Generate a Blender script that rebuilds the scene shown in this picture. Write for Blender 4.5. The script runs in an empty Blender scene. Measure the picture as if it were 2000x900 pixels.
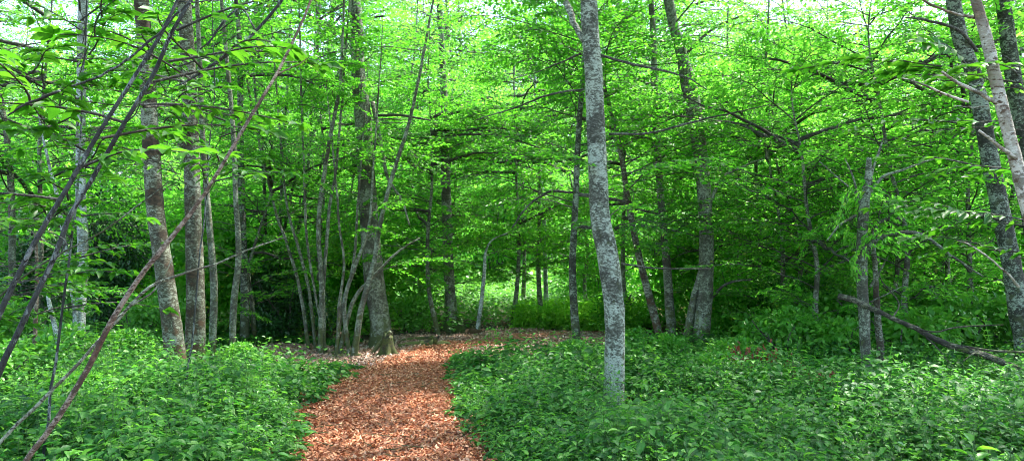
import bpy, math, random
import numpy as np
R = math.radians
sc = bpy.context.scene
# ------------------------------------------------------------------ camera, sky, sun, exposure
F = 1428.0                                   # focal length in px of the 2000 px wide photo
CAM = np.array([0.0, 0.0, 1.6]); PITCH = R(2.0)
cd = bpy.data.cameras.new('camera'); cam = bpy.data.objects.new('camera', cd)
sc.collection.objects.link(cam); sc.camera = cam
cam.location = CAM; cam.rotation_euler = (R(90) + PITCH, 0, 0)
cd.sensor_width = 36; cd.lens = 36 * F / 2000; cd.clip_end = 2000; cd.clip_start = 0.05
SUN_EL, SUN_AZ = 64.0, 50.0                  # azimuth clockwise from +Y (ahead of the camera, to the right)
w = bpy.data.worlds.new('World'); sc.world = w; w.use_nodes = True
nt = w.node_tree; bg = nt.nodes['Background']
sky = nt.nodes.new('ShaderNodeTexSky'); sky.sky_type = 'NISHITA'; sky.sun_disc = False
sky.sun_elevation = R(SUN_EL); sky.sun_rotation = R(SUN_AZ); sky.air_density = 1.0; sky.dust_density = 2.0
nt.links.new(sky.outputs[0], bg.inputs[0]); bg.inputs[1].default_value = 0.15
sl = bpy.data.lights.new('sun', 'SUN'); sun = bpy.data.objects.new('sun', sl); sc.collection.objects.link(sun)
sl.energy = 2.4; sl.angle = R(0.6); sl.color = (1, .96, .88)
sun.rotation_euler = (R(90 - SUN_EL), 0, R(180 - SUN_AZ)); sun.location = (0, 0, 40)
sc.view_settings.view_transform = 'Standard'; sc.view_settings.look = 'None'
sc.view_settings.exposure = 2.72; sc.view_settings.gamma = 1
sc.cycles.max_bounces = 7; sc.cycles.diffuse_bounces = 5; sc.cycles.glossy_bounces = 2
sc.cycles.transmission_bounces = 5; sc.cycles.transparent_max_bounces = 4
sc.cycles.use_denoising = True; sc.cycles.filter_width = 1.0
sc.cycles.denoising_prefilter = 'ACCURATE'
sc.cycles.sample_clamp_indirect = 6.0
rng = np.random.default_rng(7)

# ------------------------------------------------------------------ helpers
def P(px, py, d):
    """the point at forward distance d seen at pixel (px, py) of the 2000x900 photo"""
    u = (px - 1000) / F; v = (450 - py) / F
    c, s = math.cos(PITCH), math.sin(PITCH)
    fy = c - v * s; fz = s + v * c
    return np.array([u * d / fy, d, CAM[2] + fz * d / fy])
def gz(x, y):
    x = np.asarray(x, float); y = np.asarray(y, float)
    f = np.clip(1.5 - np.hypot(x, y) / 60, 0, 1)
    side = 0.10 * np.clip((np.abs(x + 1) - 2) / 8, 0, 1.5)
    return f * (0.05 * np.sin(x * .7 + 1) * np.cos(y * .5) + 0.025 * np.sin(x * 2.1 + y * 1.3) + side)
PY = np.array([-30, -10, 0, 2, 4, 5.7, 7.6, 9.5, 11.2, 12.2, 13, 14, 15, 17, 20, 26.])
PX = np.array([1.5, .5, -.1, -.25, -.6, -.93, -1.33, -1.5, -1.42, -1.2, -.75, .1, .9, 2.2, 3.8, 8.])
PW = np.array([.8, .8, .75, .72, .72, .73, .76, .62, .55, .6, .75, .7, .6, .55, .5, .5])
def snoise(x, y, s=1.0, k=0):
    x = np.asarray(x) * s + k * 17.3; y = np.asarray(y) * s - k * 9.1
    return (np.sin(x * 1.7 + 1.3 * np.sin(y * 1.1 + k)) + np.sin(y * 2.3 + 1.7 * np.sin(x * .9)) +
            .6 * np.sin(x * 3.7 - y * 2.9 + k) + .5 * np.sin(x * 5.3 + y * 4.1)) / 3.1
def path_edge(x, y):
    """metres outside the path's edge (negative on the path)"""
    xc = np.interp(y, PY, PX); hw = np.interp(y, PY, PW)
    dx = np.interp(y + .1, PY, PX) - np.interp(y - .1, PY, PX)
    cs = 1 / np.sqrt(1 + (dx / .2) ** 2)
    return (np.abs(x - xc)) * cs - hw + 0.13 * snoise(x, y, 1.6, 2)
def litter_zone(x, y):
    a = ((x + 3.3) / 1.5) ** 2 + ((y - 11.6) / 1.7) ** 2
    b = ((x + 1.6) / 1.3) ** 2 + ((y - 13.2) / 1.3) ** 2
    c = ((x - .45) / 2.1) ** 2 + ((y - 13.2) / 2.3) ** 2
    return np.minimum(np.minimum(a, b), c) - 1 + .35 * snoise(x, y, 1.3, 5)

COL = sc.collection
def mesh_obj(name, verts, idx, tot, mat, parent=None, smooth=False):
    me = bpy.data.meshes.new(name)
    verts = np.ascontiguousarray(verts, dtype=np.float32); idx = np.asarray(idx, dtype=np.int32); tot = np.asarray(tot, dtype=np.int32)
    me.vertices.add(len(verts)); me.vertices.foreach_set('co', verts.ravel())
    me.loops.add(len(idx)); me.loops.foreach_set('vertex_index', idx)
    me.polygons.add(len(tot)); st = np.concatenate([[0], np.cumsum(tot)[:-1]]).astype(np.int32)
    me.polygons.foreach_set('loop_start', st); me.polygons.foreach_set('loop_total', tot)
    if smooth: me.polygons.foreach_set('use_smooth', np.ones(len(tot), dtype=bool))
    me.update(calc_edges=True)
    if mat: me.materials.append(mat)
    o = bpy.data.objects.new(name, me); COL.objects.link(o)
    if parent is not None: o.parent = parent
    return o
class Geo:
    """collects vertices and faces for ONE mesh"""
    def __init__(s): s.v = []; s.i = []; s.t = []; s.n = 0
    def add(s, v, i, t):
        s.v.append(np.asarray(v, float)); s.i.append(np.asarray(i) + s.n); s.t.append(np.asarray(t)); s.n += len(v)
        return s
    def build(s, name, mat, parent=None, smooth=False, origin=None):
        v = np.concatenate(s.v)
        if origin is not None: v = v - np.asarray(origin)
        return mesh_obj(name, v, np.concatenate(s.i), np.concatenate(s.t), mat, parent, smooth)
def thing(name, label, cat, loc=(0, 0, 0), group=None):
    o = bpy.data.objects.new(name, None); COL.objects.link(o); o.empty_display_size = .2
    o.location = loc; o['label'] = label; o['category'] = cat
    if group: o['group'] = group
    return o
def tag(o, label, cat, group=None):
    o['label'] = label; o['category'] = cat
    if group: o['group'] = group
    return o
def kind(o, k, label=None):
    o['kind'] = k
    if label: o['label'] = label
    return o
def catmull(pts, n):
    pts = np.asarray(pts, float)
    if len(pts) < 3:
        t = np.linspace(0, 1, n)[:, None]; return pts[0] * (1 - t) + pts[-1] * t
    p = np.vstack([2 * pts[0] - pts[1], pts, 2 * pts[-1] - pts[-2]])
    L = np.concatenate([[0], np.cumsum(np.linalg.norm(np.diff(pts[:, :3], axis=0), axis=1))])
    s = np.linspace(0, L[-1], n); k = np.clip(np.searchsorted(L, s, 'right') - 1, 0, len(pts) - 2)
    u = ((s - L[k]) / (L[k + 1] - L[k] + 1e-9))[:, None]
    a, b, c, d = p[k], p[k + 1], p[k + 2], p[k + 3]
    return .5 * (2 * b + (c - a) * u + (2 * a - 5 * b + 4 * c - d) * u ** 2 + (3 * b - 3 * c + d - a) * u ** 3)
def tube(pts, rad, sides=8, bump=0.0, n=None, seed=0, cap=True, wob=0.0):
    """tapered tube through the points -> verts, loop indices, face sizes"""
    pr = np.column_stack([np.asarray(pts, float), np.asarray(rad, float)])
    if n: pr = catmull(pr, n)
    p, r = pr[:, :3].copy(), np.maximum(pr[:, 3], .0006)
    K = len(p); rg = np.random.default_rng(seed)
    if wob:
        w_ = rg.normal(0, wob, (K, 3)); w_ = np.cumsum(w_, 0); w_ -= np.linspace(0, 1, K)[:, None] * w_[-1]; p += w_
    T = np.gradient(p, axis=0); T /= np.linalg.norm(T, axis=1)[:, None] + 1e-9
    ref = np.array([0, 1., 0]) if abs(T[:, 2]).mean() > .5 else np.array([0, 0, 1.])
    A = np.cross(T, ref); A /= np.linalg.norm(A, axis=1)[:, None] + 1e-9; B = np.cross(T, A)
    th = np.arange(sides) * 2 * math.pi / sides
    rr = np.repeat(r[:, None], sides, 1)
    if bump:
        z = np.arange(K)[:, None] * .55; ph = rg.uniform(0, 6, 4)
        rr = rr * (1 + bump * (.5 * np.sin(2 * th + z * .3 + ph[0]) + .4 * np.sin(3 * th - z * .5 + ph[1]) +
                   .3 * np.sin(5 * th + z + ph[2])) + bump * .35 * rg.normal(0, 1, (K, sides)))
    v = p[:, None] + rr[..., None] * (np.cos(th)[None, :, None] * A[:, None] + np.sin(th)[None, :, None] * B[:, None])
    v = v.reshape(-1, 3)
    k, s = np.meshgrid(np.arange(K - 1), np.arange(sides), indexing='ij'); s2 = (s + 1) % sides
    q = np.stack([k * sides + s, (k + 1) * sides + s, (k + 1) * sides + s2, k * sides + s2], -1).reshape(-1)
    tot = np.full((K - 1) * sides, 4)
    if cap:
        q = np.concatenate([q, np.arange(sides), (K - 1) * sides + np.arange(sides)[::-1]]); tot = np.concatenate([tot, [sides, sides]])
    return v, q, tot

# leaf outlines: (along, across, drop)
LEAF = {
 'lo': (np.array([[0, 0, 0], [.5, .5, .0], [1, 0, -.05], [.5, -.5, 0]]), [0, 1, 2, 3], [4]),
 'mid': (np.array([[0, 0, 0], [.3, .48, .10], [.72, .36, .04], [1, 0, -.12], [.72, -.36, .04], [.3, -.48, .10]]),
         [0, 3, 2, 1, 0, 5, 4, 3], [4, 4]),
 'hi': (np.array([[0, 0, 0], [.35, 0, .0], [.7, 0, -.04], [1, 0, -.16], [.18, .36, .07], [.45, .5, .10], [.76, .32, .02],
                  [.18, -.36, .07], [.45, -.5, .10], [.76, -.32, .02]]),
        [0, 1, 5, 4, 1, 2, 6, 5, 2, 3, 6, 0, 7, 8, 1, 1, 8, 9, 2, 2, 9, 3], [4, 4, 3, 4, 4, 3]),
}
def leaf_geo(L, shape='mid'):
    """L: dict p,d,n,l,w arrays"""
    tv, ti, tt = LEAF[shape]
    d = L['d'] / (np.linalg.norm(L['d'], axis=1)[:, None] + 1e-9)
    s = np.cross(L['n'], d); s /= np.linalg.norm(s, axis=1)[:, None] + 1e-9; n = np.cross(d, s)
    l = L['l'][:, None, None]; w_ = L['w'][:, None, None]
    v = L['p'][:, None] + tv[None, :, 0, None] * l * d[:, None] + tv[None, :, 1, None] * w_ * s[:, None] + tv[None, :, 2, None] * l * n[:, None]
    N = len(d); k = len(tv)
    i = (np.asarray(ti)[None] + (np.arange(N) * k)[:, None]).ravel()
    return v.reshape(-1, 3), i, np.tile(tt, N)
def cat(Ls): return {k: np.concatenate([L[k] for L in Ls]) for k in Ls[0]}
def rotm(az, el, roll=0):
    ca, sa = math.cos(az), math.sin(az); ce, se = math.cos(el), math.sin(el); cr, sr = math.cos(roll), math.sin(roll)
    Z = np.array([[ca, -sa, 0], [sa, ca, 0], [0, 0, 1]]); Y = np.array([[ce, 0, -se], [0, 1, 0], [se, 0, ce]])
    X = np.array([[1, 0, 0], [0, cr, -sr], [0, sr, cr]])
    return Z @ Y @ X

# ------------------------------------------------------------------ materials
def nmat(name):
    m = bpy.data.materials.new(name); m.use_nodes = True; t = m.node_tree
    for n in list(t.nodes): t.nodes.remove(n)
    out = t.nodes.new('ShaderNodeOutputMaterial'); return m, t, out
def N(t, typ, **kw):
    n = t.nodes.new(typ)
    for k, v in kw.items():
        if k.startswith('i_'):
            key = k[2:]; n.inputs[int(key) if key.isdigit() else key].default_value = v
        else: setattr(n, k, v)
    return n
def mixc(t, fac, a, b, blend='MIX'):
    m = t.nodes.new('ShaderNodeMix'); m.data_type = 'RGBA'; m.blend_type = blend
    for sock, val in ((m.inputs[0], fac), (m.inputs[6], a), (m.inputs[7], b)):
        if hasattr(val, 'links') or hasattr(val, 'is_output'): t.links.new(val, sock)
        elif isinstance(val, (int, float)): sock.default_value = val
        else: sock.default_value = (*val, 1) if len(val) == 3 else val
    return m.outputs[2]
def ramp(t, src, *stops):
    r = t.nodes.new('ShaderNodeValToRGB'); e = r.color_ramp.elements
    while len(e) < len(stops): e.new(.5)
    for k, (p, c) in enumerate(stops): e[k].position = p; e[k].color = (*c, 1) if len(c) == 3 else (c[0],) * 3 + (1,)
    t.links.new(src, r.inputs[0]); return r.outputs[0]
def noise(t, scale, detail=3, vec=None, rough=.55, stretch=None):
    n = N(t, 'ShaderNodeTexNoise'); n.inputs['Scale'].default_value = scale; n.inputs['Detail'].default_value = detail
    n.inputs['Roughness'].default_value = rough
    if vec is None: vec = t.nodes.new('ShaderNodeNewGeometry').outputs['Position']
    if stretch:
        m = N(t, 'ShaderNodeMapping'); m.inputs['Scale'].default_value = stretch; t.links.new(vec, m.inputs[0]); vec = m.outputs[0]
    t.links.new(vec, n.inputs['Vector']); return n.outputs[0]
def leaf_mat(name, a, b, c, ta, tb, rough=.42, trans=.5, spec=.35, odd=None, ):
    """per-leaf colour from a..b..c (reflected) and ta..tb (let through)"""
    m, t, out = nmat(name); g = t.nodes.new('ShaderNodeNewGeometry')
    isl = g.outputs['Random Per Island']
    nz = noise(t, .45, 2)
    col = ramp(t, isl, (0, a), (.55, b), (1, c))
    col = mixc(t, ramp(t, nz, (.35, (0.,)), (.65, (1.,))), col, mixc(t, .35, col, b))
    if odd: col = mixc(t, ramp(t, isl, (.955, (0.,)), (.965, (1.,))), col, odd)
    tc = ramp(t, isl, (0, ta), (1, tb))
    p = N(t, 'ShaderNodeBsdfPrincipled'); p.inputs['Roughness'].default_value = rough
    p.inputs['Specular IOR Level'].default_value = spec; t.links.new(col, p.inputs['Base Color'])
    tr = N(t, 'ShaderNodeBsdfTranslucent'); t.links.new(tc, tr.inputs[0])
    mx = N(t, 'ShaderNodeMixShader'); mx.inputs[0].default_value = trans
    t.links.new(p.outputs[0], mx.inputs[1]); t.links.new(tr.outputs[0], mx.inputs[2]); t.links.new(mx.outputs[0], out.inputs[0])
    return m
def bark_mat(name, base, light, dark, moss=None, lichen=.5, sc_=1.0, zmoss=0.8, flecks=True, hs=1.6, dk=.75):
    m, t, out = nmat(name)
    tcn = t.nodes.new('ShaderNodeTexCoord'); pos = tcn.outputs['Object']
    n1 = noise(t, 5 * sc_, 4, pos); n2 = noise(t, 30 * sc_, 4, pos, .7, (1, 1, hs * 1.3)); n3 = noise(t, 11 * sc_, 6, pos, .72, (1, 1, hs)); n4 = noise(t, 2.6, 4, pos)
    n5 = noise(t, 90 * sc_, 2, pos, .6)
    c = mixc(t, ramp(t, n1, (.40, (0.,)), (.60, (1.,))), base, tuple(x * .5 for x in base))
    lo = .60 - .20 * lichen
    cl = N(t, 'ShaderNodeMath', operation='MULTIPLY_ADD'); t.links.new(n4, cl.inputs[0]); cl.inputs[1].default_value = -.55; t.links.new(n3, cl.inputs[2])
    sh = N(t, 'ShaderNodeMath', operation='ADD'); t.links.new(cl.outputs[0], sh.inputs[0]); sh.inputs[1].default_value = .275
    c = mixc(t, ramp(t, sh.outputs[0], (lo, (0.,)), (lo + .035, (1.,))), c, light)
    if flecks: c = mixc(t, ramp(t, n2, (.585, (0.,)), (.61, (1.,))), c, tuple(min(1, x * 1.3) for x in light))
    c = mixc(t, ramp(t, n2, (.40, (1.,)), (.45, (0.,))), c, dark)
    c = mixc(t, ramp(t, n4, (.54, (0.,)), (.60, (dk,))), c, mixc(t, ramp(t, n3, (.5, (0.,)), (.54, (1.,))), dark, tuple(x * 2.4 for x in dark)))
    if moss:
        sx = N(t, 'ShaderNodeSeparateXYZ'); t.links.new(pos, sx.inputs[0])
        mr = N(t, 'ShaderNodeMapRange'); t.links.new(sx.outputs[2], mr.inputs[0])
        mr.inputs[1].default_value = 0; mr.inputs[2].default_value = zmoss; mr.inputs[3].default_value = .30; mr.inputs[4].default_value = 0
        ad = N(t, 'ShaderNodeMath', operation='ADD'); t.links.new(mr.outputs[0], ad.inputs[0]); t.links.new(n1, ad.inputs[1])
        c = mixc(t, ramp(t, ad.outputs[0], (.60, (0.,)), (.70, (.9,))), c, moss)
    p = N(t, 'ShaderNodeBsdfPrincipled'); p.inputs['Roughness'].default_value = .85; t.links.new(c, p.inputs['Base Color'])
    bp = N(t, 'ShaderNodeBump'); bp.inputs['Strength'].default_value = .9; bp.inputs['Distance'].default_value = .012
    mh = N(t, 'ShaderNodeMath', operation='ADD'); t.links.new(n2, mh.inputs[0]); t.links.new(n5, mh.inputs[1]); t.links.new(mh.outputs[0], bp.inputs['Height'])
    t.links.new(bp.outputs[0], p.inputs['Normal']); t.links.new(p.outputs[0], out.inputs[0]); return m

M = {}
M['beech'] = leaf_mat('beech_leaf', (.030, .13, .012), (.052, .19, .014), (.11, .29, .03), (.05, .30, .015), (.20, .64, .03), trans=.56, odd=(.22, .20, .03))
M['bright'] = leaf_mat('sun_tinted_leaf', (.045, .18, .015), (.075, .26, .022), (.16, .37, .05), (.09, .44, .02), (.30, .78, .07), trans=.58, odd=(.28, .24, .04))  # lighter copy of the beech leaf, sunlight put into its colour
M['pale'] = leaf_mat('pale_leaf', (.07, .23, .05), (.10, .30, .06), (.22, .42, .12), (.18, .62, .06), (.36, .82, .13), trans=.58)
M['chestnut'] = leaf_mat('chestnut_leaf', (.025, .10, .010), (.04, .15, .012), (.08, .23, .02), (.05, .26, .01), (.16, .46, .02), rough=.42, trans=.45)
M['cover'] = leaf_mat('ground_cover_leaf', (.013, .065, .014), (.034, .14, .024), (.15, .34, .06), (.05, .30, .03), (.18, .50, .06), rough=.5, trans=.35, spec=.28)
M['lush'] = leaf_mat('shrub_leaf', (.05, .19, .02), (.08, .26, .03), (.15, .38, .05), (.12, .45, .03), (.26, .62, .05), rough=.38, trans=.42, spec=.45)
M['holly'] = leaf_mat('holly_leaf', (.014, .06, .014), (.022, .085, .02), (.04, .13, .03), (.02, .11, .01), (.05, .2, .02), rough=.3, trans=.15, spec=.5)
M['litter'] = leaf_mat('fallen_leaf', (.20, .055, .024), (.47, .17, .075), (.74, .45, .29), (.25, .06, .02), (.45, .16, .06), rough=.6, trans=.12, spec=.25)
M['litter_pale'] = leaf_mat('pale_fallen_leaf', (.22, .11, .07), (.38, .24, .17), (.62, .50, .42), (.25, .1, .05), (.45, .25, .15), rough=.6, trans=.12, spec=.3)
M['dry'] = leaf_mat('withered_leaf', (.12, .028, .016), (.24, .06, .03), (.32, .12, .05), (.15, .03, .01), (.25, .07, .02), rough=.6, trans=.2)
M['grass'] = leaf_mat('fern_green', (.08, .28, .02), (.13, .36, .03), (.2, .46, .05), (.2, .6, .03), (.34, .75, .05), rough=.4)
M['bark_lichen'] = bark_mat('lichen_bark', (.13, .135, .10), (.42, .46, .38), (.03, .026, .02), (.06, .075, .02), .58, 1.8, .35, hs=2.0, dk=.6)
M['bark_grey'] = bark_mat('grey_bark', (.115, .12, .08), (.27, .30, .22), (.035, .03, .02), (.07, .085, .02), .42, 1.7, .8)
M['bark_brown'] = bark_mat('brown_mossy_bark', (.085, .08, .045), (.27, .29, .22), (.030, .017, .008), (.08, .04, .015), .36, 1.5, .9, hs=2.2, dk=.95)
M['bark_pale'] = bark_mat('pale_smooth_bark', (.30, .33, .31), (.50, .55, .53), (.08, .07, .05), (.08, .1, .03), .5, 1.4, .4)
M['bark_dark'] = bark_mat('dark_bark', (.055, .06, .04), (.25, .29, .22), (.018, .015, .01), (.05, .06, .02), .42, 1.4, 1)
M['bark_stem'] = bark_mat('dark_stem_bark', (.06, .065, .06), (.20, .225, .215), (.014, .013, .012), None, .30, 2.2, hs=.4, dk=.7, flecks=False)
M['bark_red'] = bark_mat('reddish_stem_bark', (.16, .105, .07), (.34, .27, .21), (.06, .032, .02), None, .5, 2.5, flecks=False)
M['bark_dead'] = bark_mat('barkless_dead_wood', (.33, .28, .21), (.50, .45, .37), (.10, .06, .035), None, .45, .8, flecks=False)
M['twig'] = bark_mat('twig_bark', (.07, .065, .05), (.17, .17, .14), (.02, .015, .01), None, .3, 3, flecks=False)
M['moss'] = bark_mat('mossy_stump_wood', (.045, .038, .02), (.07, .085, .02), (.02, .015, .008), (.06, .075, .012), .4, 1.5, .5)
M['rot'] = bark_mat('rotten_log_bark', (.055, .045, .03), (.16, .15, .10), (.015, .012, .009), (.09, .11, .02), .35, 1.5, .4)
M['stemgreen'] = bark_mat('green_stem', (.09, .22, .05), (.16, .30, .08), (.05, .12, .03), None, .3, 3, flecks=False)

def soil():
    m, t, out = nmat('forest_soil')
    n1 = noise(t, 1.2, 4); n2 = noise(t, 28, 4, None, .7); n3 = noise(t, 90, 2)
    c = ramp(t, n2, (.3, (.022, .014, .009)), (.5, (.055, .032, .02)), (.72, (.16, .10, .065)))
    c = mixc(t, ramp(t, n1, (.45, (0.,)), (.6, (.6,))), c, (.03, .05, .015))
    p = N(t, 'ShaderNodeBsdfPrincipled'); p.inputs['Roughness'].default_value = .95; t.links.new(c, p.inputs['Base Color'])
    bp = N(t, 'ShaderNodeBump'); bp.inputs['Strength'].default_value = 1; bp.inputs['Distance'].default_value = .03
    t.links.new(n2, bp.inputs['Height']); t.links.new(bp.outputs[0], p.inputs['Normal']); t.links.new(p.outputs[0], out.inputs[0]); return m
def pathm():
    m, t, out = nmat('leaf_mould')
    v = N(t, 'ShaderNodeTexVoronoi'); v.inputs['Scale'].default_value = 34
    t.links.new(t.nodes.new('ShaderNodeNewGeometry').outputs['Position'], v.inputs['Vector'])
    n2 = noise(t, 60, 3, None, .7)
    c = ramp(t, v.outputs['Color'], (.1, (.12, .035, .018)), (.5, (.26, .085, .042)), (.9, (.42, .19, .11)))
    c = mixc(t, ramp(t, n2, (.4, (0.,)), (.6, (.5,))), c, (.10, .03, .015))
    p = N(t, 'ShaderNodeBsdfPrincipled'); p.inputs['Roughness'].default_value = .9; t.links.new(c, p.inputs['Base Color'])
    bp = N(t, 'ShaderNodeBump'); bp.inputs['Distance'].default_value = .02; t.links.new(v.outputs['Distance'], bp.inputs['Height'])
    t.links.new(bp.outputs[0], p.inputs['Normal']); t.links.new(p.outputs[0], out.inputs[0]); return m
M['soil'] = soil(); M['path'] = pathm()

# ------------------------------------------------------------------ ground and path
def grid_obj(name, xs, ys, zf, mat):
    X, Y = np.meshgrid(xs, ys); v = np.stack([X, Y, zf(X, Y)], -1).reshape(-1, 3); nx = len(xs)
    a, b = np.meshgrid(np.arange(len(ys) - 1), np.arange(nx - 1), indexing='ij'); q = a * nx + b
    return mesh_obj(name, v, np.stack([q, q + 1, q + nx + 1, q + nx], -1).ravel(), np.full(q.size, 4), mat, smooth=True)
far = np.array([26, 30, 36, 45, 60, 90, 150, 300, 600.])
xs = np.concatenate([-far[::-1], np.arange(-25, 25.01, .2), far]); ys = np.concatenate([-far[::-1], np.arange(-25, 40.01, .2), far[2:] + 8])
kind(grid_obj('ground', xs, ys, lambda x, y: gz(x, y), M['soil']), 'structure')
pv = []; ny = 320; nx = 15
yy = np.linspace(-20, 22, ny)
for y in yy:
    xc, hw = np.interp(y, PY, PX), np.interp(y, PY, PW)
    g = (np.interp(y + .3, PY, PX) - np.interp(y - .3, PY, PX)) / .6; nn = np.array([1, -g]) / math.hypot(1, g)
    for s in np.linspace(-1, 1, nx):
        e = hw + .12 * math.sin(y * 2.1 + s) + .06 * math.sin(y * 5.7 - s * 2) + .1
        x, y2 = xc + nn[0] * s * e, y + nn[1] * s * e
        pv.append((x, y2, float(gz(x, y2)) + .03 * (1 - abs(s) ** 4) + .004))
q = (np.arange(ny - 1)[:, None] * nx + np.arange(nx - 1)[None]).ravel()
kind(mesh_obj('path', np.array(pv), np.stack([q, q + 1, q + nx + 1, q + nx], -1).ravel(), np.full(q.size, 4), M['path'], smooth=True), 'structure')

def scatter_litter(name, n, box, test, mat, lmin, lmax, label, lift=.035):
    x = rng.uniform(box[0], box[1], n); y = rng.uniform(box[2], box[3], n); k = test(x, y); x, y = x[k], y[k]; n = len(x)
    az = rng.uniform(0, 6.28, n); d = np.stack([np.cos(az), np.sin(az), rng.normal(0, .28, n)], -1)
    nr = np.stack([rng.normal(0, .38, n), rng.normal(0, .38, n), rng.choice([-1, 1], n)], -1)
    l = rng.uniform(lmin, lmax, n)
    L = dict(p=np.stack([x, y, gz(x, y) + lift + rng.uniform(0, .02, n)], -1), d=d, n=nr, l=l, w=l * rng.uniform(.4, .7, n))
    tv = LEAF['mid'][0]; old = tv.copy(); tv[:, 2] *= 2.2
    o = Geo().add(*leaf_geo(L, 'mid')).build(name, mat); tv[:] = old
    kind(o, 'stuff', label); return o
scatter_litter('fallen_leaves', 75000, (-3.2, 1.5, 3, 13.2), lambda x, y: (path_edge(x, y) < .06) & (rng.random(len(x)) < np.clip(1.25 - y * .05, .3, 1)), M['litter'], .022, .05, 'orange brown fallen leaves covering the footpath')
scatter_litter('fallen_leaves', 90000, (-9, 9, 2.5, 20), lambda x, y: (path_edge(x, y) > 0) & ((path_edge(x, y) < .35) | (litter_zone(x, y) < 0) | (rng.random(len(x)) < .22)) | ((y > 12.6) & (path_edge(x, y) < .1)), M['litter_pale'], .035, .07, 'pale dry fallen leaves on the woodland floor', .012)

scatter_litter('fallen_leaves', 60000, (-5.5, 4, 9.5, 17), lambda x, y: (litter_zone(x, y) < .05) & (path_edge(x, y) > -.1), M['litter_pale'], .035, .07, 'pale dry fallen leaves in the small clearings beside the path bend', .03)
scatter_litter('fallen_leaves', 26000, (-4, 2.2, 3, 11), lambda x, y: (path_edge(x, y) > 0) & (rng.random(len(x)) < np.exp(-path_edge(x, y) / .28)), M['litter'], .03, .062, 'orange fallen leaves straying into the plants at the path edges', .03)
def twigs(n, label):
    g = Geo(); rg = np.random.default_rng(5); k = 0
    while k < n:
        x, y = rg.uniform(-4.5, 3), rg.uniform(4, 15)
        if path_edge(x, y) > .25 and litter_zone(x, y) > 0: continue
        a = rg.uniform(0, 6.28); l = rg.uniform(.06, .30); z = float(gz(x, y)) + .055; d = np.array([math.cos(a), math.sin(a), 0]) * l
        p = np.array([x, y, z]); g.add(*tube([p - d / 2, p + rg.normal(0, .012, 3) * [1, 1, .3], p + d / 2 + [0, 0, .01]], [.004, .0035, .002], 5, n=6)); k += 1
    kind(g.build('twig_debris', M['bark_grey'], None, True), 'stuff', label)
twigs(260, 'small dead twigs scattered over the path and litter')

# ------------------------------------------------------------------ ground cover plants
def plants(n, box, test, hmin, hmax, K, lmin, lmax, hfun=None, aspect=.72, spread=.16, tilt=.35, order=None):
    x = rng.uniform(box[0], box[1], n); y = rng.uniform(box[2], box[3], n); k = test(x, y); x, y = x[k], y[k]; n = len(x)
    h = rng.uniform(hmin, hmax, n)
    if hfun is not None: h = h * hfun(x, y)
    b = np.stack([x, y, gz(x, y)], -1)
    lean = rng.normal(0, .18, (n, 2))
    u = np.sort(rng.beta(2.4, 1.1, (n, K)), 1); u[:, -1] = 1
    az = (np.arange(K)[None] * 2.4 + rng.uniform(0, 6.28, (n, 1)) + rng.normal(0, .3, (n, K)))
    r = spread * rng.uniform(.15, 1, (n, K)) * (1.05 - .5 * u) * (h[:, None] / .35) ** .5
    ax = np.stack([b[:, None, 0] + lean[:, None, 0] * h[:, None] * u, b[:, None, 1] + lean[:, None, 1] * h[:, None] * u, b[:, None, 2] + h[:, None] * u], -1)
    p = ax + np.stack([np.cos(az) * r, np.sin(az) * r, r * .15], -1)
    d = np.stack([np.cos(az), np.sin(az), rng.normal(-.12, tilt, (n, K))], -1)
    nr = np.stack([rng.normal(0, tilt, (n, K)), rng.normal(0, tilt, (n, K)), np.ones((n, K))], -1)
    l = rng.uniform(lmin, lmax, (n, K)) * (1.15 - .35 * u) * rng.uniform(.75, 1.2, (n, 1))
    L = dict(p=p.reshape(-1, 3), d=d.reshape(-1, 3), n=nr.reshape(-1, 3), l=l.ravel(), w=(l * aspect).ravel())
    # stems as slim three-sided tubes
    t = ax[:, -1]; s = .0022
    o3 = np.array([[1, 0, 0], [-.5, .87, 0], [-.5, -.87, 0]]) * s
    sv = np.concatenate([b[:, None] + o3, t[:, None] + o3 * .6], 1).reshape(-1, 3)
    f = np.array([0, 1, 4, 3, 1, 2, 5, 4, 2, 0, 3, 5]); si = (f[None] + (np.arange(n) * 6)[:, None]).ravel()
    return L, (sv, si, np.full(n * 3, 4))
def hcov(x, y):
    clear = np.ones(np.shape(x))
    for px, d in ((1200, 7.5), (344, 9.0), (382, 9.3), (1690, 8.0)): clear = np.minimum(clear, np.clip(np.hypot(x - (px - 1000) / F * d, y - d + .25) / .75, .3, 1))
    return clear * np.clip(.22 + .9 * path_edge(x, y), .2, 1) * (1 + .42 * snoise(x, y, 1.3, 3)) * np.clip(1 - (y - 8.5) * .14 * (np.abs(x - .2) < 5.5), .3, 1)
def covtest(x, y): 
    return (path_edge(x, y) > -.03 + .5 * rng.random(np.shape(x)) ** 3) & (litter_zone(x, y) > .1) & (np.abs(x) < .75 * y + 2.2)
def build_cover(name, n, box, mat, label, *a, shape='mid', test=covtest, **k):
    L, st = plants(n, box, test, *a, **k)
    o = Geo().add(*leaf_geo(L, shape)).build(name, mat); kind(o, 'stuff', label)
    s = Geo().add(*st).build(name + '_stems', M['stemgreen']); s.parent = o; s['kind'] = 'stuff'
build_cover('ground_cover', 4300, (-5.5, -.2, 2.6, 8.0), M['cover'], 'low bluish green leafy ground cover left of the path',   .14, .55, 15, .05, .115, hfun=hcov, aspect=.6, tilt=.24, test=lambda x, y: covtest(x, y) & (x < np.interp(y, PY, PX)), shape='hi')
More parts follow.
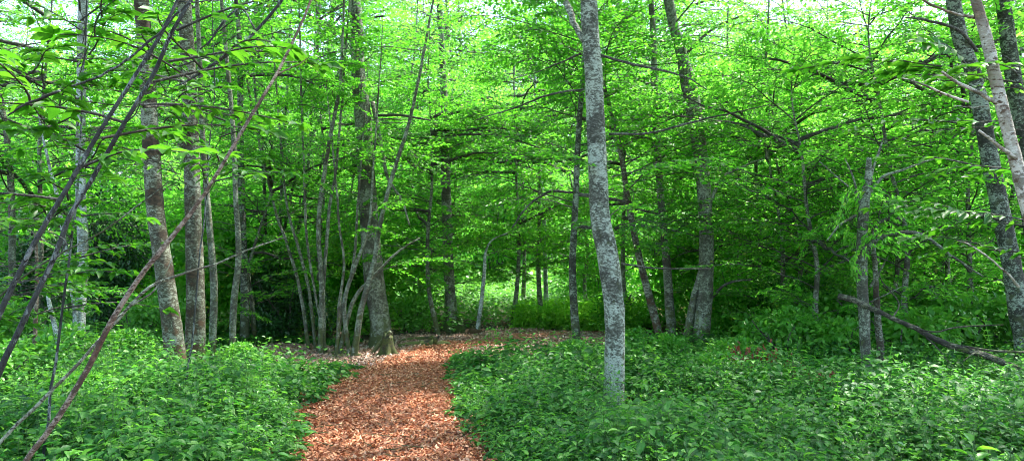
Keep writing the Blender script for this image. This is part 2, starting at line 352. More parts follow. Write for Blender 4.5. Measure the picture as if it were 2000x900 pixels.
build_cover('ground_cover', 6200, (-.9, 7.2, 2.6, 8.0), M['cover'], 'low bluish green leafy ground cover right of the path', .14, .58, 15, .045, .11, hfun=hcov, aspect=.6, tilt=.24, test=lambda x, y: covtest(x, y) & (x > np.interp(y, PY, PX)), shape='hi')
build_cover('ground_cover', 9000, (-11, 12, 8.0, 14), M['cover'], 'bluish green ground cover around the trunks further back', .18, .5, 13, .07, .12, hfun=hcov)
build_cover('ground_cover', 12000, (-20, 22, 14, 30), M['lush'], 'bright green ground cover deep in the wood', .2, .7, 12, .08, .13, shape='lo', spread=.3)
build_cover('ground_cover', 14000, (-48, 48, 30, 75), M['lush'], 'far green undergrowth under the background trees', .4, 1.2, 10, .3, .45, shape='lo', spread=.8)
build_cover('bramble_tips', 2600, (-5.5, 7.5, 2.8, 11), M['lush'], 'fresh yellow green bramble shoots topping the ground cover', .3, .62, 7, .05, .09, hfun=lambda x, y: np.clip(.5 + .7 * path_edge(x, y), .4, 1), aspect=.5, spread=.1, tilt=.3, shape='hi')
# narrow-leaved weeds (cleavers and seedlings) standing in the cover
build_cover('small_weeds', 1500, (-5.5, 7.5, 3.0, 8.5), M['lush'], 'thin yellow green weeds growing up through the ground cover', .35, .68, 26, .022, .045, hfun=lambda x, y: np.clip(.5 + .7 * path_edge(x, y), .4, 1), aspect=.3, spread=.06, tilt=.5)
build_cover('grass', 2600, (.2, 3.0, 15.5, 20), M['grass'], 'sunlit yellow green grass and fern clump beside the far path', .2, .5, 14, .10, .22, aspect=.16, spread=.2, tilt=.7, test=lambda x, y: path_edge(x, y) > -9)

# ------------------------------------------------------------------ branch sprays
def spray(seed, L=2.2, leaf=.07, aspect=.62, gap=.05, sidegap=.14, arch=.12, sl=.42, flat=.48, sides=(5, 3), r0=.012):
    """flat beech-like spray along +X: twig tubes and leaf positions"""
    rg = np.random.default_rng(seed); g = Geo()
    n = 12; t = np.linspace(0, 1, n); ph = rg.uniform(0, 6)
    main = np.stack([t * L, .07 * L * np.sin(t * 4 + ph) * t, arch * L * (np.sin(t * 2.2)) - .10 * L * t ** 3 + rg.normal(0, .006 * L, n)], -1); main -= main[0]
    g.add(*tube(main, r0 * (1 - .85 * t), sides[0], cap=False))
    pos, dr = [], []
    s = .16 * L; side = 1
    while s < L:
        u = s / L; i = min(int(u * (n - 1)), n - 2); fr = u * (n - 1) - i; b = main[i] * (1 - fr) + main[i + 1] * fr
        ln = sl * L * (1 - u * .75) * rg.uniform(.55, 1.15) * min(1, u * 3.2 + .35); az = side * rg.uniform(.7, 1.15)
        m = 6; tt = np.linspace(0, 1, m); dz = rg.normal(0.02, .14)
        bend = -side * .25 * tt ** 2
        tw = b + np.stack([np.cos(az + bend) * ln * tt, np.sin(az + bend) * ln * tt, dz * ln * tt - .12 * ln * tt ** 2 + rg.normal(0, .008, m)], -1); tw[0] = b
        g.add(*tube(tw, .35 * r0 * (1 - .7 * tt) + .001, sides[1], cap=False))
        k = max(2, int(ln / gap)); q = (np.arange(k) + rg.uniform(.2, .8)) / k; q = q[q > .12]
        pp = np.stack([np.interp(q, tt, tw[:, c]) for c in range(3)], -1)
        a2 = az + np.where(np.arange(len(q)) % 2, 1, -1) * rg.uniform(.5, 1.1, len(q)) * (1 - .8 * (q > .93))
        pos.append(pp); dr.append(np.stack([np.cos(a2), np.sin(a2), rg.normal(-.12, .25, len(q))], -1))
        s += sidegap * rg.uniform(.6, 1.3); side = -side
    pos = np.concatenate(pos); dr = np.concatenate(dr); m = len(pos)
    nr = np.stack([rg.normal(0, flat, m), rg.normal(0, flat, m), np.ones(m)], -1)
    l = leaf * rg.uniform(.65, 1.2, m); v, i, tt = g.v, g.i, g.t
    return dict(L=dict(p=pos, d=dr, n=nr, l=l, w=l * aspect), g=(np.concatenate(v), np.concatenate(i), np.concatenate(tt)), tip=main[-1])
def place(S, at, az, el=0., roll=0., s=1.):
    m = rotm(az, el, roll); L = S['L']
    return (dict(p=L['p'] * s @ m.T + at, d=L['d'] @ m.T, n=L['n'] @ m.T, l=L['l'] * (s ** .4), w=L['w'] * (s ** .4)),
            (S['g'][0] * s @ m.T + at, S['g'][1], S['g'][2]))
SP_N = [spray(100 + k, L=2.3, leaf=.078, gap=.045, sidegap=.10) for k in range(6)]              # near and middle trees
SP_F = [spray(200 + k, L=2.8, leaf=.125, gap=.10, sidegap=.17, flat=.6, sides=(4, 3), r0=.016) for k in range(5)]   # far trees
def crown_geo(base_of, hs, lens, SP, rg, dens=1, el=(-.1, .5), az_rng=None, roll=.5):
    """sprays leaving the trunk at heights hs; long limbs carry several sprays"""
    LS, W = [], Geo()
    for h, ln in zip(hs, lens):
        az = rg.uniform(0, 6.28) if az_rng is None else rg.uniform(*az_rng)
        e = rg.uniform(*el); b = base_of(h); dv = np.array([math.cos(az) * math.cos(e), math.sin(az) * math.cos(e), math.sin(e)])
        if ln > 2.6:       # limb with sprays along it
            n = 8; t = np.linspace(0, 1, n)[:, None]
            pts = b + dv * ln * .75 * t + np.array([0, 0, -.10]) * ln * t ** 2 + np.concatenate([np.zeros((1, 3)), rg.normal(0, .03, (n - 1, 3))])
            W.add(*tube(pts, np.linspace(.011 * ln + .006, .008, n), 6, n=12))
            for u in np.arange(.3, 1.01, .17 / dens):
                S = SP[rg.integers(len(SP))]; i = u * (n - 1); at = np.array([np.interp(i, range(n), pts[:, c]) for c in range(3)])
                a = az + (rg.uniform(-1.2, 1.2) if u < .9 else rg.uniform(-.3, .3))
                l_, g_ = place(S, at, a, rg.uniform(-.15, .25), rg.normal(0, roll), rg.uniform(.45, .85) * (1.1 - .3 * u)); LS.append(l_); W.add(*g_)
        else:
            S = SP[rg.integers(len(SP))]; l_, g_ = place(S, b, az, e * .6, rg.normal(0, roll), ln / 2.3); LS.append(l_); W.add(*g_)
    return LS, W

def make_tree(name, label, pix, d, bark, leafmat, H=13, seed=0, low=None, dens=1.0, nspr=46, hlow=5.2, reach=3.2, extra=(), limbs=(), group=None, cat_='tree', SP=None, shape='mid', flare=1.35, depths=None, sides=20, top_broken=False, extra_parts=()):
    """pix: (px, py, width_px) from the base upwards, all at forward distance d; continues upward out of the frame to height H"""
    rg = np.random.default_rng(1000 + seed); SP = SP or SP_N
    pts = []; rad = []
    for k, (px, py, wd) in enumerate(pix):
        dd = d if depths is None else depths[k]
        p = P(px, py, dd); pts.append(p); rad.append(wd * dd / F / 2)
    base = pts[0].copy(); base[2] = float(gz(base[0], base[1]))
    if pts[0][2] > base[2] + .03:
        pts[0][2] = max(pts[0][2], base[2] + .2); lo = base + np.array([(pts[0][0] - pts[1][0]) * .15, 0, 0]); lo[2] = base[2] - .08
        pts.insert(0, lo); rad.insert(0, rad[0] * flare)
    else: pts[0][2] = base[2] - .08; rad[0] *= flare
    if not top_broken and pts[-1][2] < H - .5:
        dv = (pts[-1] - pts[-2]); dv /= dv[2] + 1e-6; dv[:2] = np.clip(dv[:2], -.12, .12); z0 = pts[-1][2]; r0 = rad[-1]
        for u in (.33, .66, 1):
            pts.append(pts[-1] + dv * (H - z0) * .33 + np.array([rg.normal(0, .12), rg.normal(0, .12), 0])); rad.append(r0 * (1 - .8 * u))
    pts = np.array(pts); rad = np.array(rad); org = base
    root = thing(name, label, cat_, org, group)
    ln = np.linalg.norm(np.diff(pts, axis=0), axis=1).sum()
    g = Geo().add(*tube(pts, rad, sides, .05, n=max(10, int(ln / .09)), seed=seed)); g.build('trunk', bark, root, True, org)
    zz = pts[:, 2]
    def base_of(h): return np.array([np.interp(h, zz, pts[:, 0]), np.interp(h, zz, pts[:, 1]), h])
    LS, W = [], Geo()
    if nspr and d > 9.9 and H > 8.5: nspr = int(nspr * .45); H_ = H
    if nspr:
        hs = np.linspace(hlow, H - .3, nspr) + rg.normal(0, .1, nspr); f = (hs - hlow) / (H - hlow)
        lens = reach * rg.uniform(.55, 1.1, nspr) * (1 - .45 * f ** 2)
        l_, W = crown_geo(base_of, hs, lens, SP, rg, dens); LS += l_
    # extra: (px,py,depth offset from the trunk..., az deg, length): sprays that the photo shows lower down
    for e in extra:
        px, py, dd, az, s_ = e[:5]; el = e[5] if len(e) > 5 else .05
        at = P(px, py, dd); l_, g_ = place(SP[rg.integers(len(SP))], at, R(az), el, rg.normal(0, .2), s_ / 2.3); LS.append(l_)
        if nspr: W.add(*g_)
        else: Geo().add(*g_).build('branch', M['twig'], root, False, org)
    for lb in limbs:     # limb polylines (px, py, depth, width px)
        q = np.array([P(a, b, c) for a, b, c, _ in lb]); r_ = [w_ * c / F / 2 for a, b, c, w_ in lb]
        Geo().add(*tube(q, r_, 8, .04, n=max(12, len(lb) * 6), seed=seed, wob=.004)).build('limb', bark if lb[0][3] > 7.5 else M['twig'], root, True, org)
    if LS:
        if nspr: W.build('branch', M['twig'], root, False, org)
        Geo().add(*leaf_geo(cat(LS), shape)).build('crown', leafmat, root, False, org)
    return root

# ------------------------------------------------------------------ the trees one can tell apart
T = []
T.append(make_tree('beech_tree', 'lichen spotted pale grey tree trunk standing in the ground cover right of the path', 
    [(1199, 775, 43), (1201, 680, 40), (1200, 600, 40), (1187, 500, 42), (1172, 420, 38), (1166, 300, 36), (1160, 150, 35), (1150, 0, 34)], 7.5, M['bark_lichen'], M['beech'], H=14, seed=1, nspr=40, hlow=5.6, flare=1.6,
    extra=[(1190, 335, 7.45, 200, 1.0, .1), (1195, 345, 7.4, -35, 1.3, .0), (1188, 430, 7.6, 60, 1.2, .1)],
    limbs=[[(1140, 80, 7.5, 12), (1125, 50, 7.6, 12), (1105, 5, 7.7, 13)], [(1160, 105, 7.5, 6), (1250, 130, 7.3, 5), (1330, 150, 7.1, 3), (1380, 175, 7.0, 2)],
           [(1140, 175, 7.5, 4), (1080, 185, 7.7, 4), (1000, 215, 8.0, 3), (930, 235, 8.2, 2)], [(1190, 262, 7.5, 5), (1270, 262, 7.3, 4), (1340, 245, 7.2, 4), (1420, 225, 7.0, 3), (1500, 205, 6.9, 2)],
           [(1212, 515, 7.5, 4), (1290, 525, 7.5, 3), (1390, 525, 7.5, 2)], [(1135, 105, 7.6, 5), (1080, 130, 7.7, 3), (1040, 145, 7.8, 2)]]))
T.append(make_tree('mossy_tree', 'brown mossy trunk, left one of the close pair left of the path',
    [(344, 722, 44), (336, 640, 37), (322, 540, 35), (303, 400, 32), (290, 200, 30), (276, 0, 28)], 9.0, M['bark_brown'], M['beech'], seed=2, nspr=38, hlow=5.8, reach=3.2))
T.append(make_tree('mossy_tree', 'grey brown trunk, right one of the close pair left of the path',
    [(380, 712, 40), (382, 600, 35), (380, 520, 34), (378, 430, 31), (372, 250, 28), (364, 60, 26)], 9.3, M['bark_brown'], M['beech'], seed=3, nspr=34, hlow=5.8, reach=3))
T.append(make_tree('slim_tree', 'slim grey trunk just right of the close mossy pair',
    [(414, 690, 14), (418, 560, 14), (408, 430, 12), (396, 270, 10), (390, 120, 9)], 10.2, M['bark_grey'], M['beech'], seed=4, H=9, nspr=24, hlow=4, reach=2, sides=12))
T.append(make_tree('slim_tree', 'slim wavy grey trunk midway between the mossy pair and the pole thicket',
    [(454, 690, 12), (456, 600, 13), (466, 500, 11), (460, 380, 10), (455, 250, 9)], 10.6, M['bark_grey'], M['beech'], seed=5, H=9, nspr=24, hlow=4, reach=2.2, sides=12))
T.append(make_tree('pale_tree', 'pale grey trunk with a second thin stem near the left edge',
    [(156, 700, 24), (155, 620, 22), (162, 500, 19), (158, 380, 18), (158, 200, 17), (163, 0, 18)], 9.6, M['bark_pale'], M['beech'], seed=6, nspr=30, hlow=6.3, reach=2.8, sides=14,
    limbs=[[(155, 668, 9.6, 12), (142, 590, 9.5, 11), (128, 500, 9.5, 9), (112, 400, 9.6, 7), (88, 290, 9.7, 5), (70, 200, 9.8, 4)]]))
T.append(make_tree('beech_tree', 'straight grey trunk with dark base by the bend of the path',
    [(744, 672, 46), (741, 620, 40), (733, 560, 39), (722, 450, 36), (716, 350, 34), (708, 220, 33), (700, 150, 27), (692, 0, 24)], 13.2, M['bark_grey'], M['beech'], H=15, seed=7, nspr=40, hlow=7.2, reach=3.4,
    extra=[(700, 165, 13.1, 190, 1.8), (705, 175, 13, -10, 2.0), (722, 420, 13.3, 30, 1.6), (698, 5, 13.2, -130, 1.5, .02), (698, 30, 13.2, -83, 1.8, .02), (698, 60, 13.2, -116, 2.1, .02), (698, 90, 13.2, -69, 1.5, .02), (698, 115, 13.2, -102, 1.8, .02), (698, 140, 13.2, -55, 2.1, .02), (698, 45, 13.2, -88, 1.5, .02), (698, 100, 13.2, -121, 1.8, .02)],
    limbs=[[(728, 200, 13.2, 9), (748, 300, 13, 8), (760, 350, 12.9, 6), (785, 390, 12.8, 5), (800, 440, 12.7, 3)], [(738, 225, 13.2, 6), (790, 225, 13, 5), (840, 235, 12.8, 3)]]))
T.append(make_tree('beech_tree', 'mid sized trunk with orange brown foot where the path turns',
    [(888, 650, 36), (882, 610, 24), (876, 520, 21), (873, 430, 19), (870, 330, 17), (868, 200, 14)], 15.8, M['bark_grey'], M['bright'], H=13, seed=8, nspr=40, hlow=4.3, reach=3.2, flare=1.5, sides=14,
    extra=[(870, 20, 15.8, -130, 1.5, .02), (870, 70, 15.8, -83, 1.8, .02), (870, 110, 15.8, -116, 2.1, .02), (870, 150, 15.8, -69, 1.5, .02), (870, 190, 15.8, -102, 1.8, .02), (870, 230, 15.8, -55, 2.1, .02), (870, 265, 15.8, -88, 1.5, .02), (870, 300, 15.8, -121, 1.8, .02), (870, 330, 15.8, -74, 2.1, .02), (870, 130, 15.8, -107, 1.5, .02), (870, 210, 15.8, -60, 1.8, .02), (870, 285, 15.8, -93, 2.1, .02)],
    limbs=[[(876, 530, 15.8, 4), (810, 520, 15.5, 3), (740, 515, 15, 2)]]))
T.append(make_tree('dark_slim_tree', 'thin dark trunk half hidden in leaves left of the lichen spotted trunk',
    [(1127, 690, 18), (1121, 600, 15), (1118, 520, 14), (1124, 400, 12), (1130, 260, 11)], 11.6, M['bark_dark'], M['beech'], H=9.5, seed=9, nspr=84, hlow=2.0, reach=2.6, sides=12,
    extra=[(1130, 60, 11.6, -130, 1.5, .02), (1130, 100, 11.6, -83, 1.8, .02), (1130, 140, 11.6, -116, 2.1, .02), (1130, 180, 11.6, -69, 1.5, .02), (1130, 220, 11.6, -102, 1.8, .02), (1130, 300, 11.6, -55, 2.1, .02), (1130, 460, 11.6, -88, 1.5, .02)],
    limbs=[[(1120, 375, 11.6, 5), (1075, 375, 11.4, 5), (1035, 400, 11.2, 4), (1000, 445, 11.0, 3)]]))
T.append(make_tree('leaning_tree', 'thin lichened trunk leaning left behind the lichen spotted trunk',
    [(1290, 672, 17), (1268, 580, 15), (1248, 500, 13), (1228, 400, 12), (1205, 260, 9)], 11.8, M['bark_brown'], M['beech'], H=8, seed=10, nspr=40, hlow=2.6, reach=2.4, sides=12))
T.append(make_tree('slim_tree', 'slim pale trunk beside the forked trunk right of centre',
    [(1313, 660, 20), (1308, 600, 18), (1301, 500, 16), (1290, 380, 14), (1280, 220, 13), (1275, 60, 12)], 12.3, M['bark_grey'], M['beech'], H=12, seed=11, nspr=36, hlow=4.6, reach=2.6, sides=12,
    extra=[(1280, 100, 12.3, -130, 1.5, .02), (1280, 150, 12.3, -83, 1.8, .02), (1280, 290, 12.3, -116, 2.1, .02), (1280, 420, 12.3, -69, 1.5, .02), (1280, 500, 12.3, -102, 1.8, .02)]))
T.append(make_tree('beech_tree', 'grey trunk with swollen joint and double foot right of centre',
    [(1368, 672, 36), (1372, 620, 32), (1379, 540, 30), (1378, 420, 28), (1368, 300, 27), (1352, 200, 30), (1345, 165, 30), (1330, 100, 22), (1306, 0, 20)], 11.4, M['bark_grey'], M['beech'], H=13, seed=12, nspr=44, hlow=4.8, reach=3.4,
    limbs=[[(1340, 670, 11.4, 16), (1352, 600, 11.4, 13), (1368, 530, 11.4, 10)], [(1385, 400, 11.4, 8), (1410, 350, 11.3, 6), (1450, 325, 11.2, 4), (1490, 310, 11.1, 2)],
           [(1382, 590, 11.4, 6), (1420, 555, 11.2, 5), (1470, 545, 11, 3)], [(1335, 110, 11.4, 7), (1390, 60, 11.2, 5), (1450, 30, 11, 3)]]))
T.append(make_tree('dark_tree', 'dark speckled trunk leaning left at the right edge of the wood',
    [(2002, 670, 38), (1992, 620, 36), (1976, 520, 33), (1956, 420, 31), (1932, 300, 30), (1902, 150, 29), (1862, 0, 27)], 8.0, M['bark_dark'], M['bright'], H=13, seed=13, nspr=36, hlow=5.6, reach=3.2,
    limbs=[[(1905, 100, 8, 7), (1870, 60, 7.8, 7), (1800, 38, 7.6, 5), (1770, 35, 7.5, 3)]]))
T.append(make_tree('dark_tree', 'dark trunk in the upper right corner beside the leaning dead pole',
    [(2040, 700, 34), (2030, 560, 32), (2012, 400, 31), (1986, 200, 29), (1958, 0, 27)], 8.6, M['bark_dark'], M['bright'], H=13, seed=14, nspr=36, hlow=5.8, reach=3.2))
T.append(make_tree('young_birch', 'small pale birch leaning over where the path turns',
    [(930, 655, 9), (940, 590, 8), (946, 530, 7), (948, 495, 5), (960, 470, 3), (990, 455, 2)], 15, M['bark_pale'], M['bright'], H=3, seed=15, nspr=0, sides=8, top_broken=True, flare=1.2,
    extra=[(948, 500, 15, 20, 1.5), (946, 520, 15, 160, 1.2), (975, 462, 15, -30, 1.4), (985, 458, 15, 60, 1.4)]))
T.append(make_tree('slim_tree', 'thin pale trunk far behind the lichen spotted trunk on its left',
    [(1068, 640, 9), (1066, 560, 9), (1064, 480, 8), (1060, 380, 7)], 19, M['bark_pale'], M['bright'], H=9, seed=16, nspr=30, hlow=3.5, reach=2.4, sides=8, SP=SP_F, shape='lo'))
T.append(make_tree('slim_tree', 'thin dark trunk behind the pole thicket left of the straight grey trunk',
    [(478, 640, 18), (478, 560, 16), (474, 450, 15), (470, 300, 13)], 13, M['bark_dark'], M['beech'], H=9, seed=17, nspr=40, hlow=3.6, reach=2.6, sides=10))
T.append(make_tree('young_birch', 'small white barked sapling leaning in the left undergrowth',
    [(124, 735, 11), (112, 660, 10), (98, 600, 8), (90, 560, 5)], 8.2, M['bark_pale'], M['beech'], seed=18, nspr=0, sides=8, top_broken=True, flare=1.1, extra=[(92, 570, 8.2, 100, 1.0), (95, 585, 8.2, 10, .9)]))
T.append(make_tree('bare_sapling', 'thin reddish bare sapling low at the left edge',
    [(66, 740, 8), (68, 660, 8), (72, 560, 7), (70, 470, 5), (62, 400, 4)], 8.0, M['bark_red'], M['beech'], seed=19, nspr=0, sides=8, top_broken=True, flare=1.1, extra=[(66, 430, 8, 80, 1.2), (70, 480, 8, -60, 1.1)]))
for k, (px, wd, d, lb) in enumerate([(20, 14, 11, 'slim grey trunk standing furthest left at the picture edge'), (1440, 8, 15, 'very thin trunk between the forked trunk and the broken snag'), (1570, 9, 16, 'thin trunk deep in the leaves left of the broken snag'), (1480, 7, 14, 'thin bare pole right of the forked trunk'), (820, 10, 20, 'thin far trunk left of the trunk with the orange brown foot'), (1020, 8, 21, 'thin far trunk in the bright gap over the far path')]):
    T.append(make_tree('slim_tree', lb, [(px, 640 + (11 - min(d, 16)) * 3, wd), (px + 4, 500, wd * .9), (px - 3, 300, wd * .8)], d, M['bark_grey'], M['beech'] if d < 12 else M['bright'], H=9, seed=30 + k, nspr=50, hlow=2.2, reach=2.6, sides=8))

# thickets of poles (hazel stools): several stems from one foot
def coppice(name, label, stems, bark, leafmat, seed, sprays, nr=1.6):
    rg = np.random.default_rng(seed); b = P(*stems[0][0][:3]); b[2] = float(gz(b[0], b[1])); root = thing(name, label, 'shrub', b)
    LS, W = [], Geo()
    for k, st in enumerate(stems):
        q = [P(a, b_, c) for a, b_, c, _ in st]; r_ = [w_ * c / F / 2 for a, b_, c, w_ in st]
        q[0][2] = float(gz(q[0][0], q[0][1])) - .05
        dv = q[-1] - q[-2]; dv /= np.linalg.norm(dv)
        if st[-1][3] > 4:
            q.append(q[-1] + dv * 1.2 + np.array([0, 0, .2])); r_.append(r_[-1] * .7); q.append(q[-1] + dv * 1.2 + np.array([0, 0, .1])); r_.append(.003)
        Geo().add(*tube(q, r_, 8, .03, n=len(q) * 8, seed=seed + k, wob=.003)).build('stem', bark, root, True, b)
        qa = catmull(np.array(q), 30)
        for _ in range(sprays):
            i = rg.integers(12, 30); l_, g_ = place(SP_N[rg.integers(6)], qa[i], rg.uniform(0, 6.28), rg.uniform(-.1, .4), rg.normal(0, .3), rg.uniform(.4, .7) * nr / 1.6); LS.append(l_); W.add(*g_)
    W.build('branch', M['twig'], root, False, b); Geo().add(*leaf_geo(cat(LS), 'mid')).build('crown', leafmat, root, False, b)
    return root
coppice('hazel_thicket', 'clump of thin grey poles fanning out left of the straight grey trunk',
    [[(625, 690, 12, 11), (628, 560, 12, 10), (622, 430, 12, 9), (640, 290, 12, 8), (662, 170, 12, 7), (668, 60, 12, 5)],
     [(605, 650, 12.6, 8), (585, 560, 12.6, 7), (562, 480, 12.6, 6), (535, 400, 12.7, 5), (500, 240, 12.8, 4.5)],
     [(618, 650, 12.6, 7), (602, 560, 12.6, 6), (585, 490, 12.6, 6), (560, 400, 12.7, 5), (545, 250, 12.8, 4.5)],
     [(655, 670, 12.4, 8), (668, 600, 12.4, 8), (690, 520, 12.4, 6), (698, 420, 12.4, 5)],
     [(632, 690, 12.1, 8), (632, 560, 12.1, 7), (640, 430, 12.1, 7), (655, 330, 12.2, 5), (668, 190, 12.3, 4.5)],
     [(640, 680, 12.2, 5), (600, 480, 12.2, 5), (595, 330, 12.3, 4.5), (590, 190, 12.4, 4.5)]], M['bark_grey'], M['beech'], 51, 4)
coppice('hazel_thicket', 'thin poles leaning right across the straight grey trunk beside the stump',
    [[(690, 690, 11.8, 14), (705, 610, 11.8, 12), (730, 520, 11.8, 10), (745, 430, 11.8, 9), (770, 340, 11.8, 8), (800, 250, 11.8, 7), (815, 180, 11.8, 6)],
     [(684, 690, 11.9, 9), (672, 600, 11.9, 8), (690, 530, 11.9, 8), (720, 440, 12, 5), (728, 330, 12, 4.5)],
     [(660, 680, 12, 9), (690, 590, 12, 8), (730, 540, 12, 6), (780, 490, 12, 4), (820, 465, 12, 3)],
     [(655, 672, 11.7, 6), (662, 600, 11.7, 6), (670, 520, 11.7, 5), (660, 420, 11.7, 4.5)]], M['bark_grey'], M['beech'], 52, 3)
coppice('hazel_thicket', 'far clump of thin dark poles behind the fanning pole clump',
    [[(540, 650, 15, 9), (545, 500, 15, 8), (552, 350, 15, 7), (560, 200, 15, 6)], [(560, 655, 15, 8), (575, 500, 15.1, 7), (600, 350, 15.2, 6), (610, 180, 15.3, 5)],
     [(530, 655, 15, 8), (518, 500, 15, 7), (515, 350, 15, 6), (500, 200, 15, 5)], [(550, 655, 15.3, 7), (548, 500, 15.4, 7), (580, 340, 15.4, 6), (640, 200, 15.5, 5)]], M['bark_dark'], M['beech'], 53, 6)

# ------------------------------------------------------------------ dark evergreen shrubs and green shrubs
def bush_leaves(rg, n, rx, ry, h, leaf, aspect=.6, z0=.05, lobes=9, tilt=.6):
    LS = []
    for k in range(lobes):
        a = rg.uniform(0, 6.28); q = rg.uniform(0, .62); c = np.array([math.cos(a) * rx * q, math.sin(a) * ry * q, rg.uniform(.22, .85) * h])
        m = n // lobes; v = rg.normal(0, 1, (m, 3)); v /= np.linalg.norm(v, axis=1)[:, None]; r = rg.beta(3, 1.2, (m, 1))
        s = np.array([rx * .5, ry * .5, h * .24]) * rg.uniform(.7, 1.2); p = c + v * r * s * (1 + .15 * rg.normal(0, 1, (m, 1)))
        p = p[p[:, 2] > z0]; v = v[:len(p)]; m = len(p)
        d = v + rg.normal(0, .5, (m, 3)); d[:, 2] -= .2; nr = v * .4 + rg.normal(0, tilt, (m, 3)) * .6; nr[:, 2] += .9
        l = leaf * rg.uniform(.6, 1.2, m); LS.append(dict(p=p, d=d, n=nr, l=l, w=l * aspect))
    return cat(LS)
def bush(name, label, cat_, x, y, rx, ry, h, n, leaf, mat, seed, shape='mid', group=None, aspect=.6, z0=.05):
    rg = np.random.default_rng(seed); b = np.array([x, y, float(gz(x, y))]); root = thing(name, label, cat_, b, group)
    g = Geo()
    for k in range(7):
        a = rg.uniform(0, 6.28); q = rg.uniform(.3, .7); t = np.array([math.cos(a) * rx * q, math.sin(a) * ry * q, h * rg.uniform(.6, .95)])
        g.add(*tube([np.array([.05 * math.cos(a), .05 * math.sin(a), -.03]), t * [.35, .35, .5], t], [.022, .014, .005], 6, n=8, seed=k, wob=.02))
    g.build('stem', M['twig'], root, True); L = bush_leaves(rg, n, rx, ry, h, leaf, aspect, z0)
    Geo().add(*leaf_geo(L, shape)).build('foliage', mat, root); return root
def bpx(px, d): return (px - 1000) / F * d
B = []
B.append(bush('holly_bush', 'tall dark evergreen bush behind the pale trunk on the left', 'bush', bpx(205, 12.5), 12.5, .75, .7, 2.6, 8000, .07, M['holly'], 61))
B.append(bush('holly_bush', 'dark evergreen bush at the foot of the pole clumps', 'bush', bpx(560, 14), 14, 1.0, .8, 1.4, 6000, .07, M['holly'], 62))
B.append(bush('holly_bush', 'dark evergreen bush half hidden at the far left edge', 'bush', bpx(60, 13), 13, 1.0, .9, 2.3, 7000, .07, M['holly'], 63))
B.append(bush('shrub', 'dense shady green shrub left of the broken snag', 'bush', bpx(1560, 12.5), 12.5, 1.2, 1.0, 1.3, 5000, .08, M['cover'], 64))
B.append(bush('shrub', 'shady green shrub between the forked trunk and the lichen spotted trunk', 'bush', bpx(1200, 14.2), 14.2, .8, .7, 1.1, 3500, .07, M['beech'], 65))
B.append(bush('shrub', 'leafy shrub right behind the forked trunk foot', 'bush', bpx(1440, 12.6), 12.6, 1.0, .8, 1.5, 4500, .08, M['bright'], 66))
B.append(bush('shrub', 'green shrub filling the bottom of the pole thicket', 'bush', bpx(500, 15.5), 15.5, 1.6, 1, 2.2, 9000, .08, M['beech'], 67))

# ------------------------------------------------------------------ trees further back: a few kinds, then copies
def far_tree(name, H, hlow, reach, n, bark, mat, seed, SP=SP_F, shape='lo', r=.11, dens=1.):
    rg = np.random.default_rng(seed); root = thing(name, '', 'tree')
    k = 7; t = np.linspace(0, 1, k); pts = np.stack([np.cumsum(rg.normal(0, .12, k)) * (t > 0), np.cumsum(rg.normal(0, .12, k)) * (t > 0), t * H - .1], -1); pts[0, :2] = 0
    Geo().add(*tube(pts, r * (1.25 - 1.15 * t ** .8), 9, .05, n=30, seed=seed)).build('trunk', bark, root, True)
    bo = lambda h: np.array([np.interp(h, pts[:, 2], pts[:, 0]), np.interp(h, pts[:, 2], pts[:, 1]), h])
    hs = np.linspace(hlow, H - .2, n) + rg.normal(0, .15, n); f = (hs - hlow) / (H - hlow)
    lens = reach * rg.uniform(.5, 1.1, n) * np.sin(np.clip(.45 + f * 2.4, 0, 2.9)) + .5
    LS, W = crown_geo(bo, hs, lens, SP, rg, dens)
    W.build('branch', M['twig'], root); Geo().add(*leaf_geo(cat(LS), shape)).build('crown', mat, root); return root
def copy_tree(o):
    c = o.copy(); COL.objects.link(c)
    for ch in list(o.children):
        d = ch.copy(); COL.objects.link(d); d.parent = c
    return c
def scatter_kind(proto, spots, label, group, rg, head=None):
    for k, (x, y, s) in enumerate(spots):
        o = proto if k == 0 else copy_tree(proto)
        o.location = (x, y, float(gz(x, y))); o.rotation_euler = (0, 0, rg.uniform(0, 6.28)); o.scale = (s, s, s * rg.uniform(.9, 1.1))
        o['label'] = label; o['group'] = group
        if head: where(o, head)
rg = np.random.default_rng(90)
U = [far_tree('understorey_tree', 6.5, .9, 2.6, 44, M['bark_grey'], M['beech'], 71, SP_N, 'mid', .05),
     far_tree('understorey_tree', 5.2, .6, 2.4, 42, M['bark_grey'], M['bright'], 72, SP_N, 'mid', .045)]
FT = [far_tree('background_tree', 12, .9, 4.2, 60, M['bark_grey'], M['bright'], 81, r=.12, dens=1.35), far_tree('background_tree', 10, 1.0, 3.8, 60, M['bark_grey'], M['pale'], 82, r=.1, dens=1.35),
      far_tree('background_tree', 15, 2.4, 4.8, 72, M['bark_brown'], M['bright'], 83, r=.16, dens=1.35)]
CT = far_tree('shade_canopy_tree', 15, 6.0, 4.6, 60, M['bark_grey'], M['beech'], 84, r=.17)  # unseen tree, added around the camera to shade the foreground
MARKS = [(-60, 'the left picture edge'), (156, 'the pale trunk near the left edge'), (344, 'the left mossy trunk'), (382, 'the right mossy trunk'), (456, 'the slim wavy trunk'), (625, 'the fanning poles'), (742, 'the grey trunk by the path bend'),
         (885, 'the orange footed trunk'), (1127, 'the thin dark trunk'), (1200, 'the lichen spotted trunk'), (1313, 'the slim pale trunk'), (1370, 'the double footed trunk'), (1692, 'the broken snag'), (1985, 'the dark trunk at the right edge')]
USED = set()
